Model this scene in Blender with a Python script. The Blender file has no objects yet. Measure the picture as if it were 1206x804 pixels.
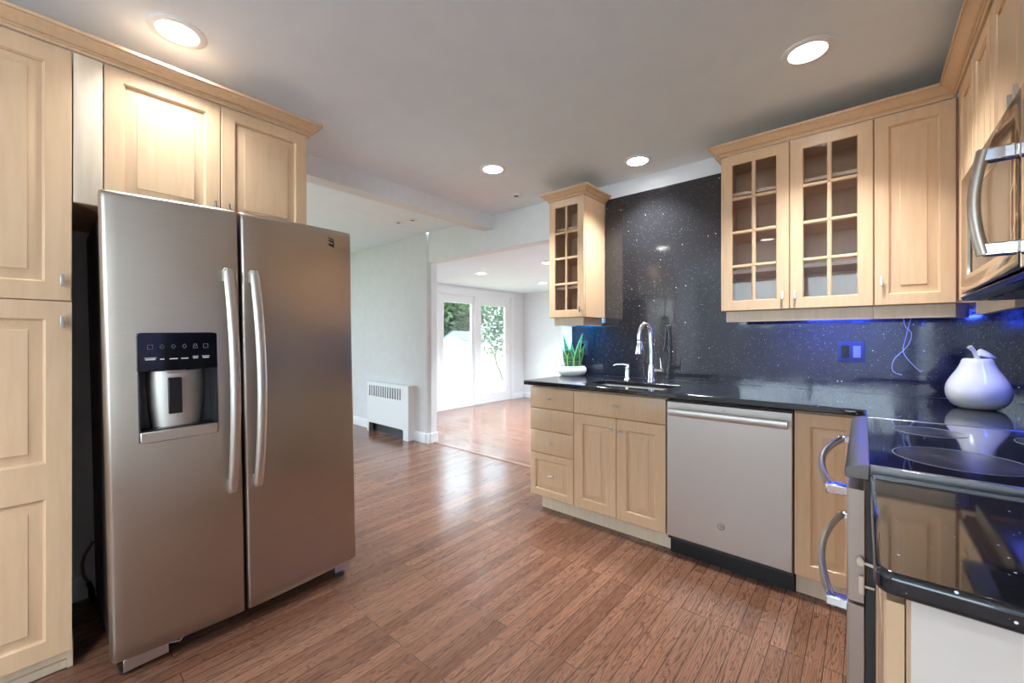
import bpy, bmesh, math, random
from mathutils import Vector, Matrix
random.seed(7)
SC = bpy.context.scene
COL = SC.collection
PI = math.pi
R = math.radians

# ------------------------------------------------------------------ camera, world, sun, exposure
cam_d = bpy.data.cameras.new('camera')
cam = bpy.data.objects.new('camera', cam_d); COL.objects.link(cam)
cam.location = (0, 0, 1.215)
cam.rotation_euler = (R(90), 0, R(40.54))
cam_d.sensor_width = 36
cam_d.lens = 484.6 / 1206 * 36
cam_d.shift_y = -4.8 / 1206
cam_d.clip_start = 0.01
SC.camera = cam

SC.view_settings.view_transform = 'Standard'
SC.view_settings.look = 'None'
SC.view_settings.gamma = 1
SC.view_settings.use_curve_mapping = False
SC.view_settings.exposure = 2.42
SC.cycles.max_bounces = 10
SC.cycles.diffuse_bounces = 6
SC.cycles.glossy_bounces = 5
SC.cycles.transparent_max_bounces = 12
SC.cycles.sample_clamp_indirect = 3
SC.cycles.caustics_reflective = False
SC.cycles.caustics_refractive = False

W = bpy.data.worlds.new('world'); SC.world = W; W.use_nodes = True
wn = W.node_tree.nodes; wl = W.node_tree.links
bg = wn['Background']
bg.inputs['Color'].default_value = (0.72, 0.86, 1.0, 1)
bg.inputs['Strength'].default_value = 2.3

sun_d = bpy.data.lights.new('sun', 'SUN'); sun_d.energy = 1.6; sun_d.angle = R(1.5); sun_d.color = (1, .95, .86)
sun = bpy.data.objects.new('sun', sun_d); COL.objects.link(sun)
sun.rotation_euler = Vector((0.05, 0.55, -0.83)).to_track_quat('-Z', 'Y').to_euler()

LAMP = 3.5           # watts of each kitchen lamp
LAMP_FAR = 6.0       # watts of each lamp in the two daylight-white rooms
LED = 100.0           # emission of the blue strips

def portal(name, loc, rot, sx, sy):
    d = bpy.data.lights.new(name, 'AREA'); d.shape = 'RECTANGLE'; d.size = sx; d.size_y = sy
    d.cycles.is_portal = True
    o = bpy.data.objects.new(name, d); COL.objects.link(o); o.location = loc; o.rotation_euler = rot
# daylight enters through these openings; all but the sliding door's are added
portal('portal_right', (.705, -2.4, 1.3), (R(90), 0, R(90)), 1.9, 1.9)
portal('portal_rear', (-.78, -3.66, 1.89), (R(90), 0, PI), 2.35, .8)
portal('portal_dining', (-6.46, .5, 1.25), (R(90), 0, -R(90)), 3.0, 1.8)
portal('portal_slider', (-5.42, 5.22, 1.0), (R(90), 0, -R(90)), 1.7, 1.8)
portal('portal_living', (-1.5, 6.61, 1.35), (R(90), 0, 0), 2.2, 1.2)

# ------------------------------------------------------------------ materials
def srgb(r, g, b):
    f = lambda c: (c/255/12.92) if c/255 <= .04045 else ((c/255+.055)/1.055)**2.4
    return (f(r), f(g), f(b), 1)

def new_mat(name, col, rough=.5, metal=0, **kw):
    m = bpy.data.materials.new(name); m.use_nodes = True
    b = m.node_tree.nodes['Principled BSDF']
    b.inputs['Base Color'].default_value = col
    b.inputs['Roughness'].default_value = rough
    b.inputs['Metallic'].default_value = metal
    for k, v in kw.items():
        b.inputs[k.replace('_', ' ')].default_value = v
    return m

def nodes(m): return m.node_tree.nodes, m.node_tree.links, m.node_tree.nodes['Principled BSDF']

def noise_tint(m, c1, c2, scale, stretch=(1, 1, 1), detail=4, lo=.35, hi=.65, bump=0, rnd=True):
    n, l, b = nodes(m)
    tc = n.new('ShaderNodeTexCoord'); mp = n.new('ShaderNodeMapping'); mp.inputs['Scale'].default_value = stretch
    l.new(tc.outputs['Object'], mp.inputs['Vector'])
    if rnd:
        oi = n.new('ShaderNodeObjectInfo'); mul = n.new('ShaderNodeMath'); mul.operation = 'MULTIPLY'; mul.inputs[1].default_value = 37
        l.new(oi.outputs['Random'], mul.inputs[0]); l.new(mul.outputs[0], mp.inputs['Location'])
    t = n.new('ShaderNodeTexNoise'); t.inputs['Scale'].default_value = scale; t.inputs['Detail'].default_value = detail
    l.new(mp.outputs[0], t.inputs['Vector'])
    cr = n.new('ShaderNodeValToRGB')
    cr.color_ramp.elements[0].position = lo; cr.color_ramp.elements[0].color = c1
    cr.color_ramp.elements[1].position = hi; cr.color_ramp.elements[1].color = c2
    l.new(t.outputs['Fac'], cr.inputs['Fac']); l.new(cr.outputs['Color'], b.inputs['Base Color'])
    if bump:
        bp = n.new('ShaderNodeBump'); bp.inputs['Strength'].default_value = bump; bp.inputs['Distance'].default_value = .002
        l.new(t.outputs['Fac'], bp.inputs['Height']); l.new(bp.outputs[0], b.inputs['Normal'])
    return m

M = {}
M['maple'] = noise_tint(new_mat('maple', (1, 1, 1, 1), .32, Specular_IOR_Level=.45), srgb(208, 171, 134), srgb(215, 180, 144), 6, (9, 9, .9), 5, .3, .7)
M['maple_pale'] = noise_tint(new_mat('maple_pale', (1, 1, 1, 1), .4), srgb(220, 196, 168), srgb(227, 205, 178), 6, (9, 9, .9), 5)
M['maple_inside'] = noise_tint(new_mat('maple_inside', (1, 1, 1, 1), .5), srgb(222, 190, 164), srgb(230, 200, 174), 6, (9, 9, .9), 5)
M['white_wall'] = noise_tint(new_mat('white_wall', (1, 1, 1, 1), .75), srgb(226, 229, 231), srgb(230, 232, 234), 12)
M['ceiling'] = noise_tint(new_mat('ceiling', (1, 1, 1, 1), .8), srgb(233, 243, 252), srgb(236, 246, 254), 8)
M['white_trim'] = new_mat('white_trim', srgb(236, 238, 240), .4)
M['white_metal'] = new_mat('white_metal', srgb(234, 236, 238), .4)
M['white_plastic'] = new_mat('white_plastic', srgb(236, 235, 230), .45)
M['cream_plastic'] = new_mat('cream_plastic', srgb(228, 214, 196), .4)
M['dark_slot'] = new_mat('dark_slot', srgb(120, 122, 126), .6)
M['black'] = new_mat('black', srgb(12, 12, 13), .4)
M['black_gloss'] = new_mat('black_gloss', srgb(16, 15, 18), .06)
M['charcoal'] = new_mat('charcoal', srgb(52, 52, 54), .45)
M['fridge_side'] = new_mat('fridge_side', srgb(70, 62, 58), .42)
M['range_side'] = new_mat('range_side', srgb(60, 61, 62), .5)
M['nickel'] = new_mat('nickel', srgb(205, 200, 192), .28, 1)
M['chrome'] = new_mat('chrome', srgb(225, 225, 228), .09, 1)
M['satin_steel'] = new_mat('satin_steel', srgb(204, 196, 186), .38, 1)
M['ceramic'] = new_mat('ceramic', srgb(205, 200, 196), .18, 0, Coat_Weight=.5, Coat_Roughness=.05)
M['pot'] = new_mat('pot', srgb(236, 235, 232), .3)
M['soil'] = noise_tint(new_mat('soil', (1, 1, 1, 1), .9), srgb(45, 36, 28), srgb(80, 66, 50), 60)
M['hose'] = new_mat('hose', srgb(150, 146, 138), .45, .3)
M['white_panel'] = noise_tint(new_mat('white_panel', (1, 1, 1, 1), .6), srgb(216, 202, 190), srgb(222, 210, 199), 5)
M['grey_plastic'] = new_mat('grey_plastic', srgb(150, 146, 140), .4)
M['dark_steel'] = new_mat('dark_steel', srgb(128, 126, 126), .33, 1)
M['wire'] = new_mat('wire', srgb(205, 206, 214), .4)

def steel(name, c1, c2, rough, aniso, scale=3.0, smear=0.10):
    m = new_mat(name, c1, rough, 1.0)
    n, l, b = nodes(m)
    tc = n.new('ShaderNodeTexCoord')
    mp = n.new('ShaderNodeMapping'); mp.inputs['Scale'].default_value = (1.2, 1.2, 60)
    l.new(tc.outputs['Object'], mp.inputs['Vector'])
    t = n.new('ShaderNodeTexNoise'); t.inputs['Scale'].default_value = 8; t.inputs['Detail'].default_value = 3
    l.new(mp.outputs[0], t.inputs['Vector'])
    t2 = n.new('ShaderNodeTexNoise'); t2.inputs['Scale'].default_value = scale; t2.inputs['Detail'].default_value = 5; t2.inputs['Distortion'].default_value = 1.2
    l.new(tc.outputs['Object'], t2.inputs['Vector'])
    mx = n.new('ShaderNodeMix'); mx.data_type = 'RGBA'
    mx.inputs[6].default_value = c1; mx.inputs[7].default_value = c2
    l.new(t.outputs['Fac'], mx.inputs[0]); l.new(mx.outputs[2], b.inputs['Base Color'])
    ma = n.new('ShaderNodeMapRange'); ma.inputs['From Min'].default_value = .3; ma.inputs['From Max'].default_value = .7
    ma.inputs['To Min'].default_value = rough - smear; ma.inputs['To Max'].default_value = rough + smear
    l.new(t2.outputs['Fac'], ma.inputs['Value']); l.new(ma.outputs[0], b.inputs['Roughness'])
    b.inputs['Anisotropic'].default_value = aniso
    tg = n.new('ShaderNodeTangent'); tg.direction_type = 'RADIAL'; tg.axis = 'Z'
    l.new(tg.outputs[0], b.inputs['Tangent'])
    return m
M['steel'] = steel('steel', srgb(184, 171, 158), srgb(174, 161, 148), .34, .6, 2.2, .04)
M['steel_pale'] = steel('steel_pale', srgb(206, 199, 191), srgb(199, 191, 183), .42, .4, 2.0, .03)
M['steel_mirror'] = steel('steel_mirror', srgb(206, 192, 178), srgb(200, 186, 172), .10, .3, 2.0, .03)

def granite(name, base, rough, smear, fl=1.0):
    m = new_mat(name, base, rough, 0, Specular_IOR_Level=.75)
    n, l, b = nodes(m)
    tc = n.new('ShaderNodeTexCoord')
    def speck(scale, size, keep):
        v = n.new('ShaderNodeTexVoronoi'); v.inputs['Scale'].default_value = scale
        l.new(tc.outputs['Object'], v.inputs['Vector'])
        sp = n.new('ShaderNodeSeparateColor'); l.new(v.outputs['Color'], sp.inputs[0])
        # fleck radius varies with the random cell value; only some cells carry one
        k = n.new('ShaderNodeMath'); k.operation = 'GREATER_THAN'; k.inputs[1].default_value = keep; l.new(sp.outputs[0], k.inputs[0])
        s = n.new('ShaderNodeMath'); s.operation = 'MULTIPLY'; s.inputs[1].default_value = size; l.new(sp.outputs[1], s.inputs[0])
        d = n.new('ShaderNodeMath'); d.operation = 'LESS_THAN'; l.new(v.outputs['Distance'], d.inputs[0]); l.new(s.outputs[0], d.inputs[1])
        o = n.new('ShaderNodeMath'); o.operation = 'MULTIPLY'; l.new(k.outputs[0], o.inputs[0]); l.new(d.outputs[0], o.inputs[1])
        return o
    a = speck(46, .21*fl, .64); c = speck(120, .32*fl, .78)
    mx0 = n.new('ShaderNodeMath'); mx0.operation = 'MAXIMUM'; l.new(a.outputs[0], mx0.inputs[0])
    c2 = n.new('ShaderNodeMath'); c2.operation = 'MULTIPLY'; c2.inputs[1].default_value = .35; l.new(c.outputs[0], c2.inputs[0]); l.new(c2.outputs[0], mx0.inputs[1])
    nz = n.new('ShaderNodeTexNoise'); nz.inputs['Scale'].default_value = 260; nz.inputs['Detail'].default_value = 2; l.new(tc.outputs['Object'], nz.inputs['Vector'])
    cr = n.new('ShaderNodeValToRGB'); cr.color_ramp.elements[0].position = .4; cr.color_ramp.elements[0].color = base
    cr.color_ramp.elements[1].position = .75; cr.color_ramp.elements[1].color = (base[0]*1.9, base[1]*1.9, base[2]*2.0, 1)
    l.new(nz.outputs['Fac'], cr.inputs['Fac'])
    mx = n.new('ShaderNodeMix'); mx.data_type = 'RGBA'; mx.inputs[7].default_value = (.85, .86, .88, 1)
    l.new(mx0.outputs[0], mx.inputs[0]); l.new(cr.outputs['Color'], mx.inputs[6]); l.new(mx.outputs[2], b.inputs['Base Color'])
    # wiped smears: patchy dull film on the polish
    t2 = n.new('ShaderNodeTexNoise'); t2.inputs['Scale'].default_value = 2.6; t2.inputs['Detail'].default_value = 6; t2.inputs['Distortion'].default_value = 1.6
    l.new(tc.outputs['Object'], t2.inputs['Vector'])
    ma = n.new('ShaderNodeMapRange'); ma.inputs['From Min'].default_value = .45; ma.inputs['From Max'].default_value = .75
    ma.inputs['To Min'].default_value = rough; ma.inputs['To Max'].default_value = rough + smear
    l.new(t2.outputs['Fac'], ma.inputs['Value']); l.new(ma.outputs[0], b.inputs['Roughness'])
    return m
M['granite'] = granite('granite', (.011, .011, .013, 1), .04, .08, .5)
M['granite_wall'] = granite('granite_wall', (.020, .019, .021, 1), .035, .12)

def plank_mat(name, along, tones, width=.057, rough=(.19, .25)):
    m = new_mat(name, (1, 1, 1, 1), .3, 0, Specular_IOR_Level=.55)
    n, l, b = nodes(m)
    tc = n.new('ShaderNodeTexCoord')
    mp = n.new('ShaderNodeMapping')
    if along == 'Y': mp.inputs['Rotation'].default_value = (0, 0, R(90))
    l.new(tc.outputs['Object'], mp.inputs['Vector'])
    br = n.new('ShaderNodeTexBrick'); br.offset = .37; br.offset_frequency = 3; br.squash = 1
    br.inputs['Scale'].default_value = 1; br.inputs['Brick Width'].default_value = .95; br.inputs['Row Height'].default_value = width
    br.inputs['Mortar Size'].default_value = .0014; br.inputs['Mortar Smooth'].default_value = .3
    br.inputs['Color1'].default_value = (0, 0, 0, 1); br.inputs['Color2'].default_value = (1, 1, 1, 1); br.inputs['Mortar'].default_value = (.5, .5, .5, 1)
    l.new(mp.outputs[0], br.inputs['Vector'])
    # per-board shift of the grain
    sh = n.new('ShaderNodeVectorMath'); sh.operation = 'MULTIPLY_ADD'; sh.inputs[1].default_value = (7, 13, 0)
    l.new(br.outputs['Color'], sh.inputs[0]); l.new(mp.outputs[0], sh.inputs[2])
    mp2 = n.new('ShaderNodeMapping'); mp2.inputs['Scale'].default_value = (1.3, 16, 1); l.new(sh.outputs[0], mp2.inputs['Vector'])
    nz = n.new('ShaderNodeTexNoise'); nz.inputs['Scale'].default_value = 1.6; nz.inputs['Detail'].default_value = 3; nz.inputs['Distortion'].default_value = .6
    l.new(mp2.outputs[0], nz.inputs['Vector'])
    # cathedral rings: contour lines of the stretched noise
    rg = n.new('ShaderNodeMath'); rg.operation = 'MULTIPLY'; rg.inputs[1].default_value = 15; l.new(nz.outputs['Fac'], rg.inputs[0])
    fr = n.new('ShaderNodeMath'); fr.operation = 'FRACT'; l.new(rg.outputs[0], fr.inputs[0])
    cr = n.new('ShaderNodeValToRGB'); e = cr.color_ramp.elements
    e[0].position = 0; e[0].color = (0, 0, 0, 1); e[1].position = .42; e[1].color = (1, 1, 1, 1)
    l.new(fr.outputs[0], cr.inputs['Fac'])
    fine = n.new('ShaderNodeTexNoise'); fine.inputs['Scale'].default_value = 1; fine.inputs['Detail'].default_value = 4
    mp3 = n.new('ShaderNodeMapping'); mp3.inputs['Scale'].default_value = (9, 330, 1); l.new(sh.outputs[0], mp3.inputs['Vector']); l.new(mp3.outputs[0], fine.inputs['Vector'])
    dark, mid, light = tones
    base = n.new('ShaderNodeMix'); base.data_type = 'RGBA'; base.inputs[6].default_value = mid; base.inputs[7].default_value = light
    l.new(br.outputs['Color'], base.inputs[0])
    g = n.new('ShaderNodeMix'); g.data_type = 'RGBA'; g.inputs[6].default_value = dark
    gf = n.new('ShaderNodeMapRange'); gf.inputs['To Min'].default_value = .28; gf.inputs['To Max'].default_value = 1.0
    l.new(cr.outputs['Color'], gf.inputs['Value']); l.new(gf.outputs[0], g.inputs[0]); l.new(base.outputs[2], g.inputs[7])
    ff = n.new('ShaderNodeMapRange'); ff.inputs['From Min'].default_value = .3; ff.inputs['From Max'].default_value = .6; ff.inputs['To Min'].default_value = .5; ff.inputs['To Max'].default_value = 1.0
    l.new(fine.outputs['Fac'], ff.inputs['Value'])
    g2 = n.new('ShaderNodeMix'); g2.data_type = 'RGBA'; g2.inputs[6].default_value = dark
    l.new(ff.outputs[0], g2.inputs[0]); l.new(g.outputs[2], g2.inputs[7])
    # joints between boards
    jo = n.new('ShaderNodeMix'); jo.data_type = 'RGBA'; jo.inputs[7].default_value = srgb(52, 30, 22)
    l.new(br.outputs['Fac'], jo.inputs[0]); l.new(g2.outputs[2], jo.inputs[6]); l.new(jo.outputs[2], b.inputs['Base Color'])
    bp = n.new('ShaderNodeBump'); bp.invert = True; bp.inputs['Strength'].default_value = .35; bp.inputs['Distance'].default_value = .002
    l.new(br.outputs['Fac'], bp.inputs['Height']); l.new(bp.outputs[0], b.inputs['Normal'])
    t2 = n.new('ShaderNodeTexNoise'); t2.inputs['Scale'].default_value = 3; t2.inputs['Detail'].default_value = 6; l.new(tc.outputs['Object'], t2.inputs['Vector'])
    ma = n.new('ShaderNodeMapRange'); ma.inputs['From Min'].default_value = .35; ma.inputs['From Max'].default_value = .65; ma.inputs['To Min'].default_value = rough[0]; ma.inputs['To Max'].default_value = rough[1]
    l.new(t2.outputs['Fac'], ma.inputs['Value']); l.new(ma.outputs[0], b.inputs['Roughness'])
    return m
M['oak_floor'] = plank_mat('oak_floor', 'Y', (srgb(56, 35, 26), srgb(114, 76, 57), srgb(142, 100, 78)))
M['oak_floor_living'] = plank_mat('oak_floor_living', 'X', (srgb(92, 60, 48), srgb(128, 90, 72), srgb(142, 102, 84)), .057, (.16, .24))
M['oak_strip'] = noise_tint(new_mat('oak_strip', (1, 1, 1, 1), .3), srgb(128, 92, 74), srgb(148, 110, 90), 6, (2, 40, 1))

def glass_mat(name, tint, refl):
    m = bpy.data.materials.new(name); m.use_nodes = True
    n = m.node_tree.nodes; l = m.node_tree.links
    n.remove(n['Principled BSDF']); out = n['Material Output']
    tr = n.new('ShaderNodeBsdfTransparent'); tr.inputs[0].default_value = tint
    gl = n.new('ShaderNodeBsdfGlossy'); gl.inputs['Roughness'].default_value = .02
    fr = n.new('ShaderNodeFresnel'); fr.inputs[0].default_value = 1.5
    mu = n.new('ShaderNodeMath'); mu.operation = 'MULTIPLY'; mu.inputs[1].default_value = refl; l.new(fr.outputs[0], mu.inputs[0])
    mx = n.new('ShaderNodeMixShader'); l.new(mu.outputs[0], mx.inputs[0]); l.new(tr.outputs[0], mx.inputs[1]); l.new(gl.outputs[0], mx.inputs[2])
    l.new(mx.outputs[0], out.inputs[0])
    return m
M['glass'] = glass_mat('glass', (.96, .98, .97, 1), .35)
M['cab_glass'] = glass_mat('cab_glass', (.97, .97, .97, 1), .6)

def emit(name, col, s):
    m = bpy.data.materials.new(name); m.use_nodes = True
    b = m.node_tree.nodes['Principled BSDF']
    b.inputs['Base Color'].default_value = (.8, .8, .8, 1)
    b.inputs['Emission Color'].default_value = col; b.inputs['Emission Strength'].default_value = s
    return m
M['lamp'] = emit('lamp', (.97, .98, 1.0, 1), 6)
M['lamp_living'] = emit('lamp_living', (.90, .95, 1.0, 1), 6)
M['led'] = emit('led', (.03, .08, 1.0, 1), LED)
M['led_soft'] = emit('led_soft', (.03, .08, 1.0, 1), LED * .3)
M['led_teal'] = emit('led_teal', (.0, .22, .75, 1), LED)

def leaf_mat(name, c1, c2, scale):
    m = noise_tint(new_mat(name, (1, 1, 1, 1), .5), c1, c2, scale)
    return m
M['tree_leaf'] = leaf_mat('tree_leaf', srgb(14, 34, 24), srgb(62, 98, 50), 1.1)
M['shrub_leaf'] = leaf_mat('shrub_leaf', srgb(18, 38, 26), srgb(70, 104, 64), 3)
M['bark'] = noise_tint(new_mat('bark', (1, 1, 1, 1), .9), srgb(60, 50, 42), srgb(100, 86, 70), 10)
M['lawn'] = noise_tint(new_mat('lawn', (1, 1, 1, 1), .9), srgb(134, 144, 112), srgb(158, 164, 134), 1.2, (1, 1, 1), 6)
M['shed_wall'] = new_mat('shed_wall', srgb(196, 200, 204), .6)
M['shed_roof'] = new_mat('shed_roof', srgb(70, 96, 112), .7)

def snake_mat():
    m = new_mat('snake_leaf', (1, 1, 1, 1), .4)
    n, l, b = nodes(m)
    at = n.new('ShaderNodeUVMap'); at.uv_map = 'UVMap'
    sp = n.new('ShaderNodeSeparateXYZ'); l.new(at.outputs[0], sp.inputs[0])
    # yellow margin by distance from the leaf's middle, cross-banding by noise along it
    ab = n.new('ShaderNodeMath'); ab.operation = 'SUBTRACT'; ab.inputs[1].default_value = .5; l.new(sp.outputs[0], ab.inputs[0])
    a2 = n.new('ShaderNodeMath'); a2.operation = 'ABSOLUTE'; l.new(ab.outputs[0], a2.inputs[0])
    gt = n.new('ShaderNodeMath'); gt.operation = 'GREATER_THAN'; gt.inputs[1].default_value = .36; l.new(a2.outputs[0], gt.inputs[0])
    tc = n.new('ShaderNodeTexCoord'); mp = n.new('ShaderNodeMapping'); mp.inputs['Scale'].default_value = (14, 14, 110); l.new(tc.outputs['Object'], mp.inputs['Vector'])
    nz = n.new('ShaderNodeTexNoise'); nz.inputs['Scale'].default_value = 1; l.new(mp.outputs[0], nz.inputs['Vector'])
    cr = n.new('ShaderNodeValToRGB'); cr.color_ramp.elements[0].position = .4; cr.color_ramp.elements[0].color = srgb(28, 84, 44)
    cr.color_ramp.elements[1].position = .62; cr.color_ramp.elements[1].color = srgb(92, 146, 78); l.new(nz.outputs['Fac'], cr.inputs['Fac'])
    mx = n.new('ShaderNodeMix'); mx.data_type = 'RGBA'; mx.inputs[7].default_value = srgb(198, 208, 96)
    l.new(gt.outputs[0], mx.inputs[0]); l.new(cr.outputs['Color'], mx.inputs[6]); l.new(mx.outputs[2], b.inputs['Base Color'])
    return m
M['snake_leaf'] = snake_mat()

def cooktop_mat():
    m = new_mat('cooktop_glass', (.012, .012, .014, 1), .05, 0, Specular_IOR_Level=.7)
    n, l, b = nodes(m)
    tc = n.new('ShaderNodeTexCoord')
    v = n.new('ShaderNodeTexVoronoi'); v.inputs['Scale'].default_value = 170; l.new(tc.outputs['Object'], v.inputs['Vector'])
    d = n.new('ShaderNodeMath'); d.operation = 'LESS_THAN'; d.inputs[1].default_value = .13; l.new(v.outputs['Distance'], d.inputs[0])
    mx = n.new('ShaderNodeMix'); mx.data_type = 'RGBA'; mx.inputs[6].default_value = (.012, .012, .014, 1); mx.inputs[7].default_value = (.10, .10, .12, 1)
    l.new(d.outputs[0], mx.inputs[0]); l.new(mx.outputs[2], b.inputs['Base Color'])
    return m
M['cooktop_glass'] = cooktop_mat()
M['burner_ring'] = new_mat('burner_ring', srgb(120, 120, 128), .3)
M['burner_zone'] = noise_tint(new_mat('burner_zone', (1, 1, 1, 1), .16), (.02, .02, .024, 1), (.07, .07, .08, 1), 14, (1, 1, 1), 5)

# ------------------------------------------------------------------ helpers
class MB:
    def __init__(s): s.bm = bmesh.new(); s.uv = None
    def face(s, pts):
        vs = [s.bm.verts.new(p) for p in pts]; return s.bm.faces.new(vs)
    def box(s, x0, x1, y0, y1, z0, z1):
        v = [s.bm.verts.new((x, y, z)) for z in (z0, z1) for y in (y0, y1) for x in (x0, x1)]
        for f in ((0, 2, 3, 1), (4, 5, 7, 6), (0, 1, 5, 4), (2, 6, 7, 3), (0, 4, 6, 2), (1, 3, 7, 5)):
            s.bm.faces.new([v[i] for i in f])
        return s
    def prism(s, poly, axis, a, b):
        """poly: 2D points; axis 'x','y','z' = extrusion axis from a to b"""
        def P(p, t):
            return {'x': (t, p[0], p[1]), 'y': (p[0], t, p[1]), 'z': (p[0], p[1], t)}[axis]
        A = [s.bm.verts.new(P(p, a)) for p in poly]; B = [s.bm.verts.new(P(p, b)) for p in poly]
        n = len(poly)
        s.bm.faces.new(A); s.bm.faces.new(B[::-1])
        for i in range(n): s.bm.faces.new([A[i], B[i], B[(i+1) % n], A[(i+1) % n]])
        return s
    def rings(s, rings, cap=True, closed=False):
        n = len(rings[0]); V = [[s.bm.verts.new(p) for p in r] for r in rings]
        m = len(V)
        for i in range(m if closed else m-1):
            a, b = V[i], V[(i+1) % m]
            for k in range(n): s.bm.faces.new([a[k], a[(k+1) % n], b[(k+1) % n], b[k]])
        if cap and not closed:
            s.bm.faces.new(V[0][::-1]); s.bm.faces.new(V[-1])
        return s
    def tube(s, pts, r, n=12, squash=None, cap=True):
        """round tube along pts; r a number or list; squash=(vector, factor) flattens the section along a direction"""
        pts = [Vector(p) for p in pts]; rs = r if isinstance(r, (list, tuple)) else [r]*len(pts)
        rings = []; up = None
        for i, p in enumerate(pts):
            d = (pts[min(i+1, len(pts)-1)] - pts[max(i-1, 0)]).normalized()
            if up is None: up = d.orthogonal().normalized()
            u = (up - d*up.dot(d)).normalized(); up = u; w = d.cross(u)
            ring = []
            for k in range(n):
                a = 2*PI*k/n; o = (u*math.cos(a) + w*math.sin(a))*rs[i]
                if squash: sv, sf = squash; o = o - sv*(o.dot(sv))*(1-sf)
                ring.append(p+o)
            rings.append(ring)
        return s.rings(rings, cap)
    def lathe(s, prof, c=(0, 0, 0), n=32, cap=True):
        c = Vector(c)
        return s.rings([[c+Vector((r*math.cos(2*PI*k/n), r*math.sin(2*PI*k/n), z)) for k in range(n)] for r, z in prof], cap)
    def cyl(s, p0, p1, r, n=20): return s.tube([p0, p1], r, n)
    def torus(s, c, R0, r, n=40, m=8):
        c = Vector(c); rr = []
        for i in range(n):
            a = 2*PI*i/n; d = Vector((math.cos(a), math.sin(a), 0))
            rr.append([c + d*(R0 + r*math.cos(2*PI*k/m)) + Vector((0, 0, r*math.sin(2*PI*k/m))) for k in range(m)])
        return s.rings(rr, False, True)
    def build(s, name, mat, parent=None, bevel=0, seg=2, smooth=35):
        bmesh.ops.recalc_face_normals(s.bm, faces=s.bm.faces)
        me = bpy.data.meshes.new(name); s.bm.to_mesh(me); s.bm.free()
        for p in me.polygons: p.use_smooth = True
        me.set_sharp_from_angle(angle=R(smooth))
        me.materials.append(M[mat] if isinstance(mat, str) else mat)
        o = bpy.data.objects.new(name, me); COL.objects.link(o)
        if parent is not None: o.parent = parent
        if bevel:
            b = o.modifiers.new('edge', 'BEVEL'); b.width = bevel; b.segments = seg; b.limit_method = 'ANGLE'; b.angle_limit = R(40); b.harden_normals = False
        return o

def box(x0, x1, y0, y1, z0, z1): return MB().box(x0, x1, y0, y1, z0, z1)

def tag(o, label, cat, group=None, kind=None):
    o['label'] = label; o['category'] = cat
    if group: o['group'] = group
    if kind: o['kind'] = kind
    return o

def thing(name, label, cat, loc=(0, 0, 0), rotz=0, group=None):
    o = bpy.data.objects.new(name, None); COL.objects.link(o); o.empty_display_size = .1
    o.location = loc; o.rotation_euler = (0, 0, rotz)
    return tag(o, label, cat, group)

def struct(name, mb, mat, label, cat, bevel=0):
    o = mb.build(name, mat, None, bevel); o['kind'] = 'structure'; o['label'] = label; o['category'] = cat
    return o

def copy_tree(o, parent=None):
    c = o.copy(); COL.objects.link(c)
    if parent is not None: c.parent = parent
    for ch in list(o.children): copy_tree(ch, c)
    return c

# ------------------------------------------------------------------ the setting
H = 2.415           # kitchen and dining ceiling
HL = 2.11           # lower ceiling of the living room
struct('floor', box(-6.4, .645, -3.6, 3.02, -.06, 0), 'oak_floor', 'reddish brown oak strip floor of kitchen and dining area', 'floor')
struct('floor_living', box(-5.29, .645, 3.075, 6.55, -.06, 0), 'oak_floor_living', 'glossy oak floor of the room behind the sink wall', 'floor')
struct('trim_1', box(-3.79, -1.97, 3.02, 3.075, -.05, .006), 'oak_strip', 'pale wooden threshold strip across the opening', 'threshold', .003)
struct('ceiling', box(-6.4, .645, -3.6, 2.96, H, H+.1), 'ceiling', 'flat grey-white kitchen and dining ceiling', 'ceiling')
struct('ceiling_living', box(-5.29, .645, 3.08, 6.55, HL, HL+.1), 'ceiling', 'lower white ceiling of the room with the sliding door', 'ceiling')
w = MB()
w.box(-1.97, .645, 2.96, 3.08, 0, H); w.box(-3.79, -1.97, 2.96, 3.08, 2.075, H)
w.prism([(-6.4, 2.96), (-3.84, 2.96), (-3.81, 2.975), (-3.79, 3.0), (-3.79, 3.08), (-6.4, 3.08)], 'z', 0, H)
struct('wall_sink', w, 'white_wall', 'white wall with the wide opening and the sink run', 'wall')
struct('wall_fridge', box(-2.9, -2.766, -3.6, 1.12, 0, H), 'white_wall', 'white wall behind the refrigerator', 'wall')
struct('beam', box(-2.9, -2.766, 1.12, 2.96, 2.28, H), 'white_wall', 'white dropped ceiling beam between kitchen and dining area', 'beam')
w = MB()
w.box(.645, .765, -1.4, 3.08, 0, H); w.box(.645, .765, -3.6, -3.4, 0, H); w.box(.645, .765, -3.4, -1.4, 0, .3); w.box(.645, .765, -3.4, -1.4, 2.3, H)
struct('wall_right', w, 'white_wall', 'white wall behind the range', 'wall')
w = MB()
w.box(-6.52, -2.0, -3.72, -3.6, 0, H); w.box(.45, .765, -3.72, -3.6, 0, H); w.box(-2.0, .45, -3.72, -3.6, 0, 1.45); w.box(-2.0, .45, -3.72, -3.6, 2.33, H)
struct('wall_rear', w, 'white_wall', 'white wall with an added high window behind the viewer', 'wall')
w = MB()
w.box(-6.52, -6.4, -3.6, -1.0, 0, H); w.box(-6.52, -6.4, 2.0, 3.08, 0, H); w.box(-6.52, -6.4, -1.0, 2.0, 0, .35); w.box(-6.52, -6.4, -1.0, 2.0, 2.15, H)
struct('wall_dining', w, 'white_wall', 'white dining wall with an added wide window', 'wall')
w = MB()
w.box(-5.41, -5.29, 3.08, 4.30, 0, HL+.1); w.box(-5.41, -5.29, 6.14, 6.67, 0, HL+.1); w.box(-5.41, -5.29, 4.30, 6.14, 2.0, HL+.1)
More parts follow.
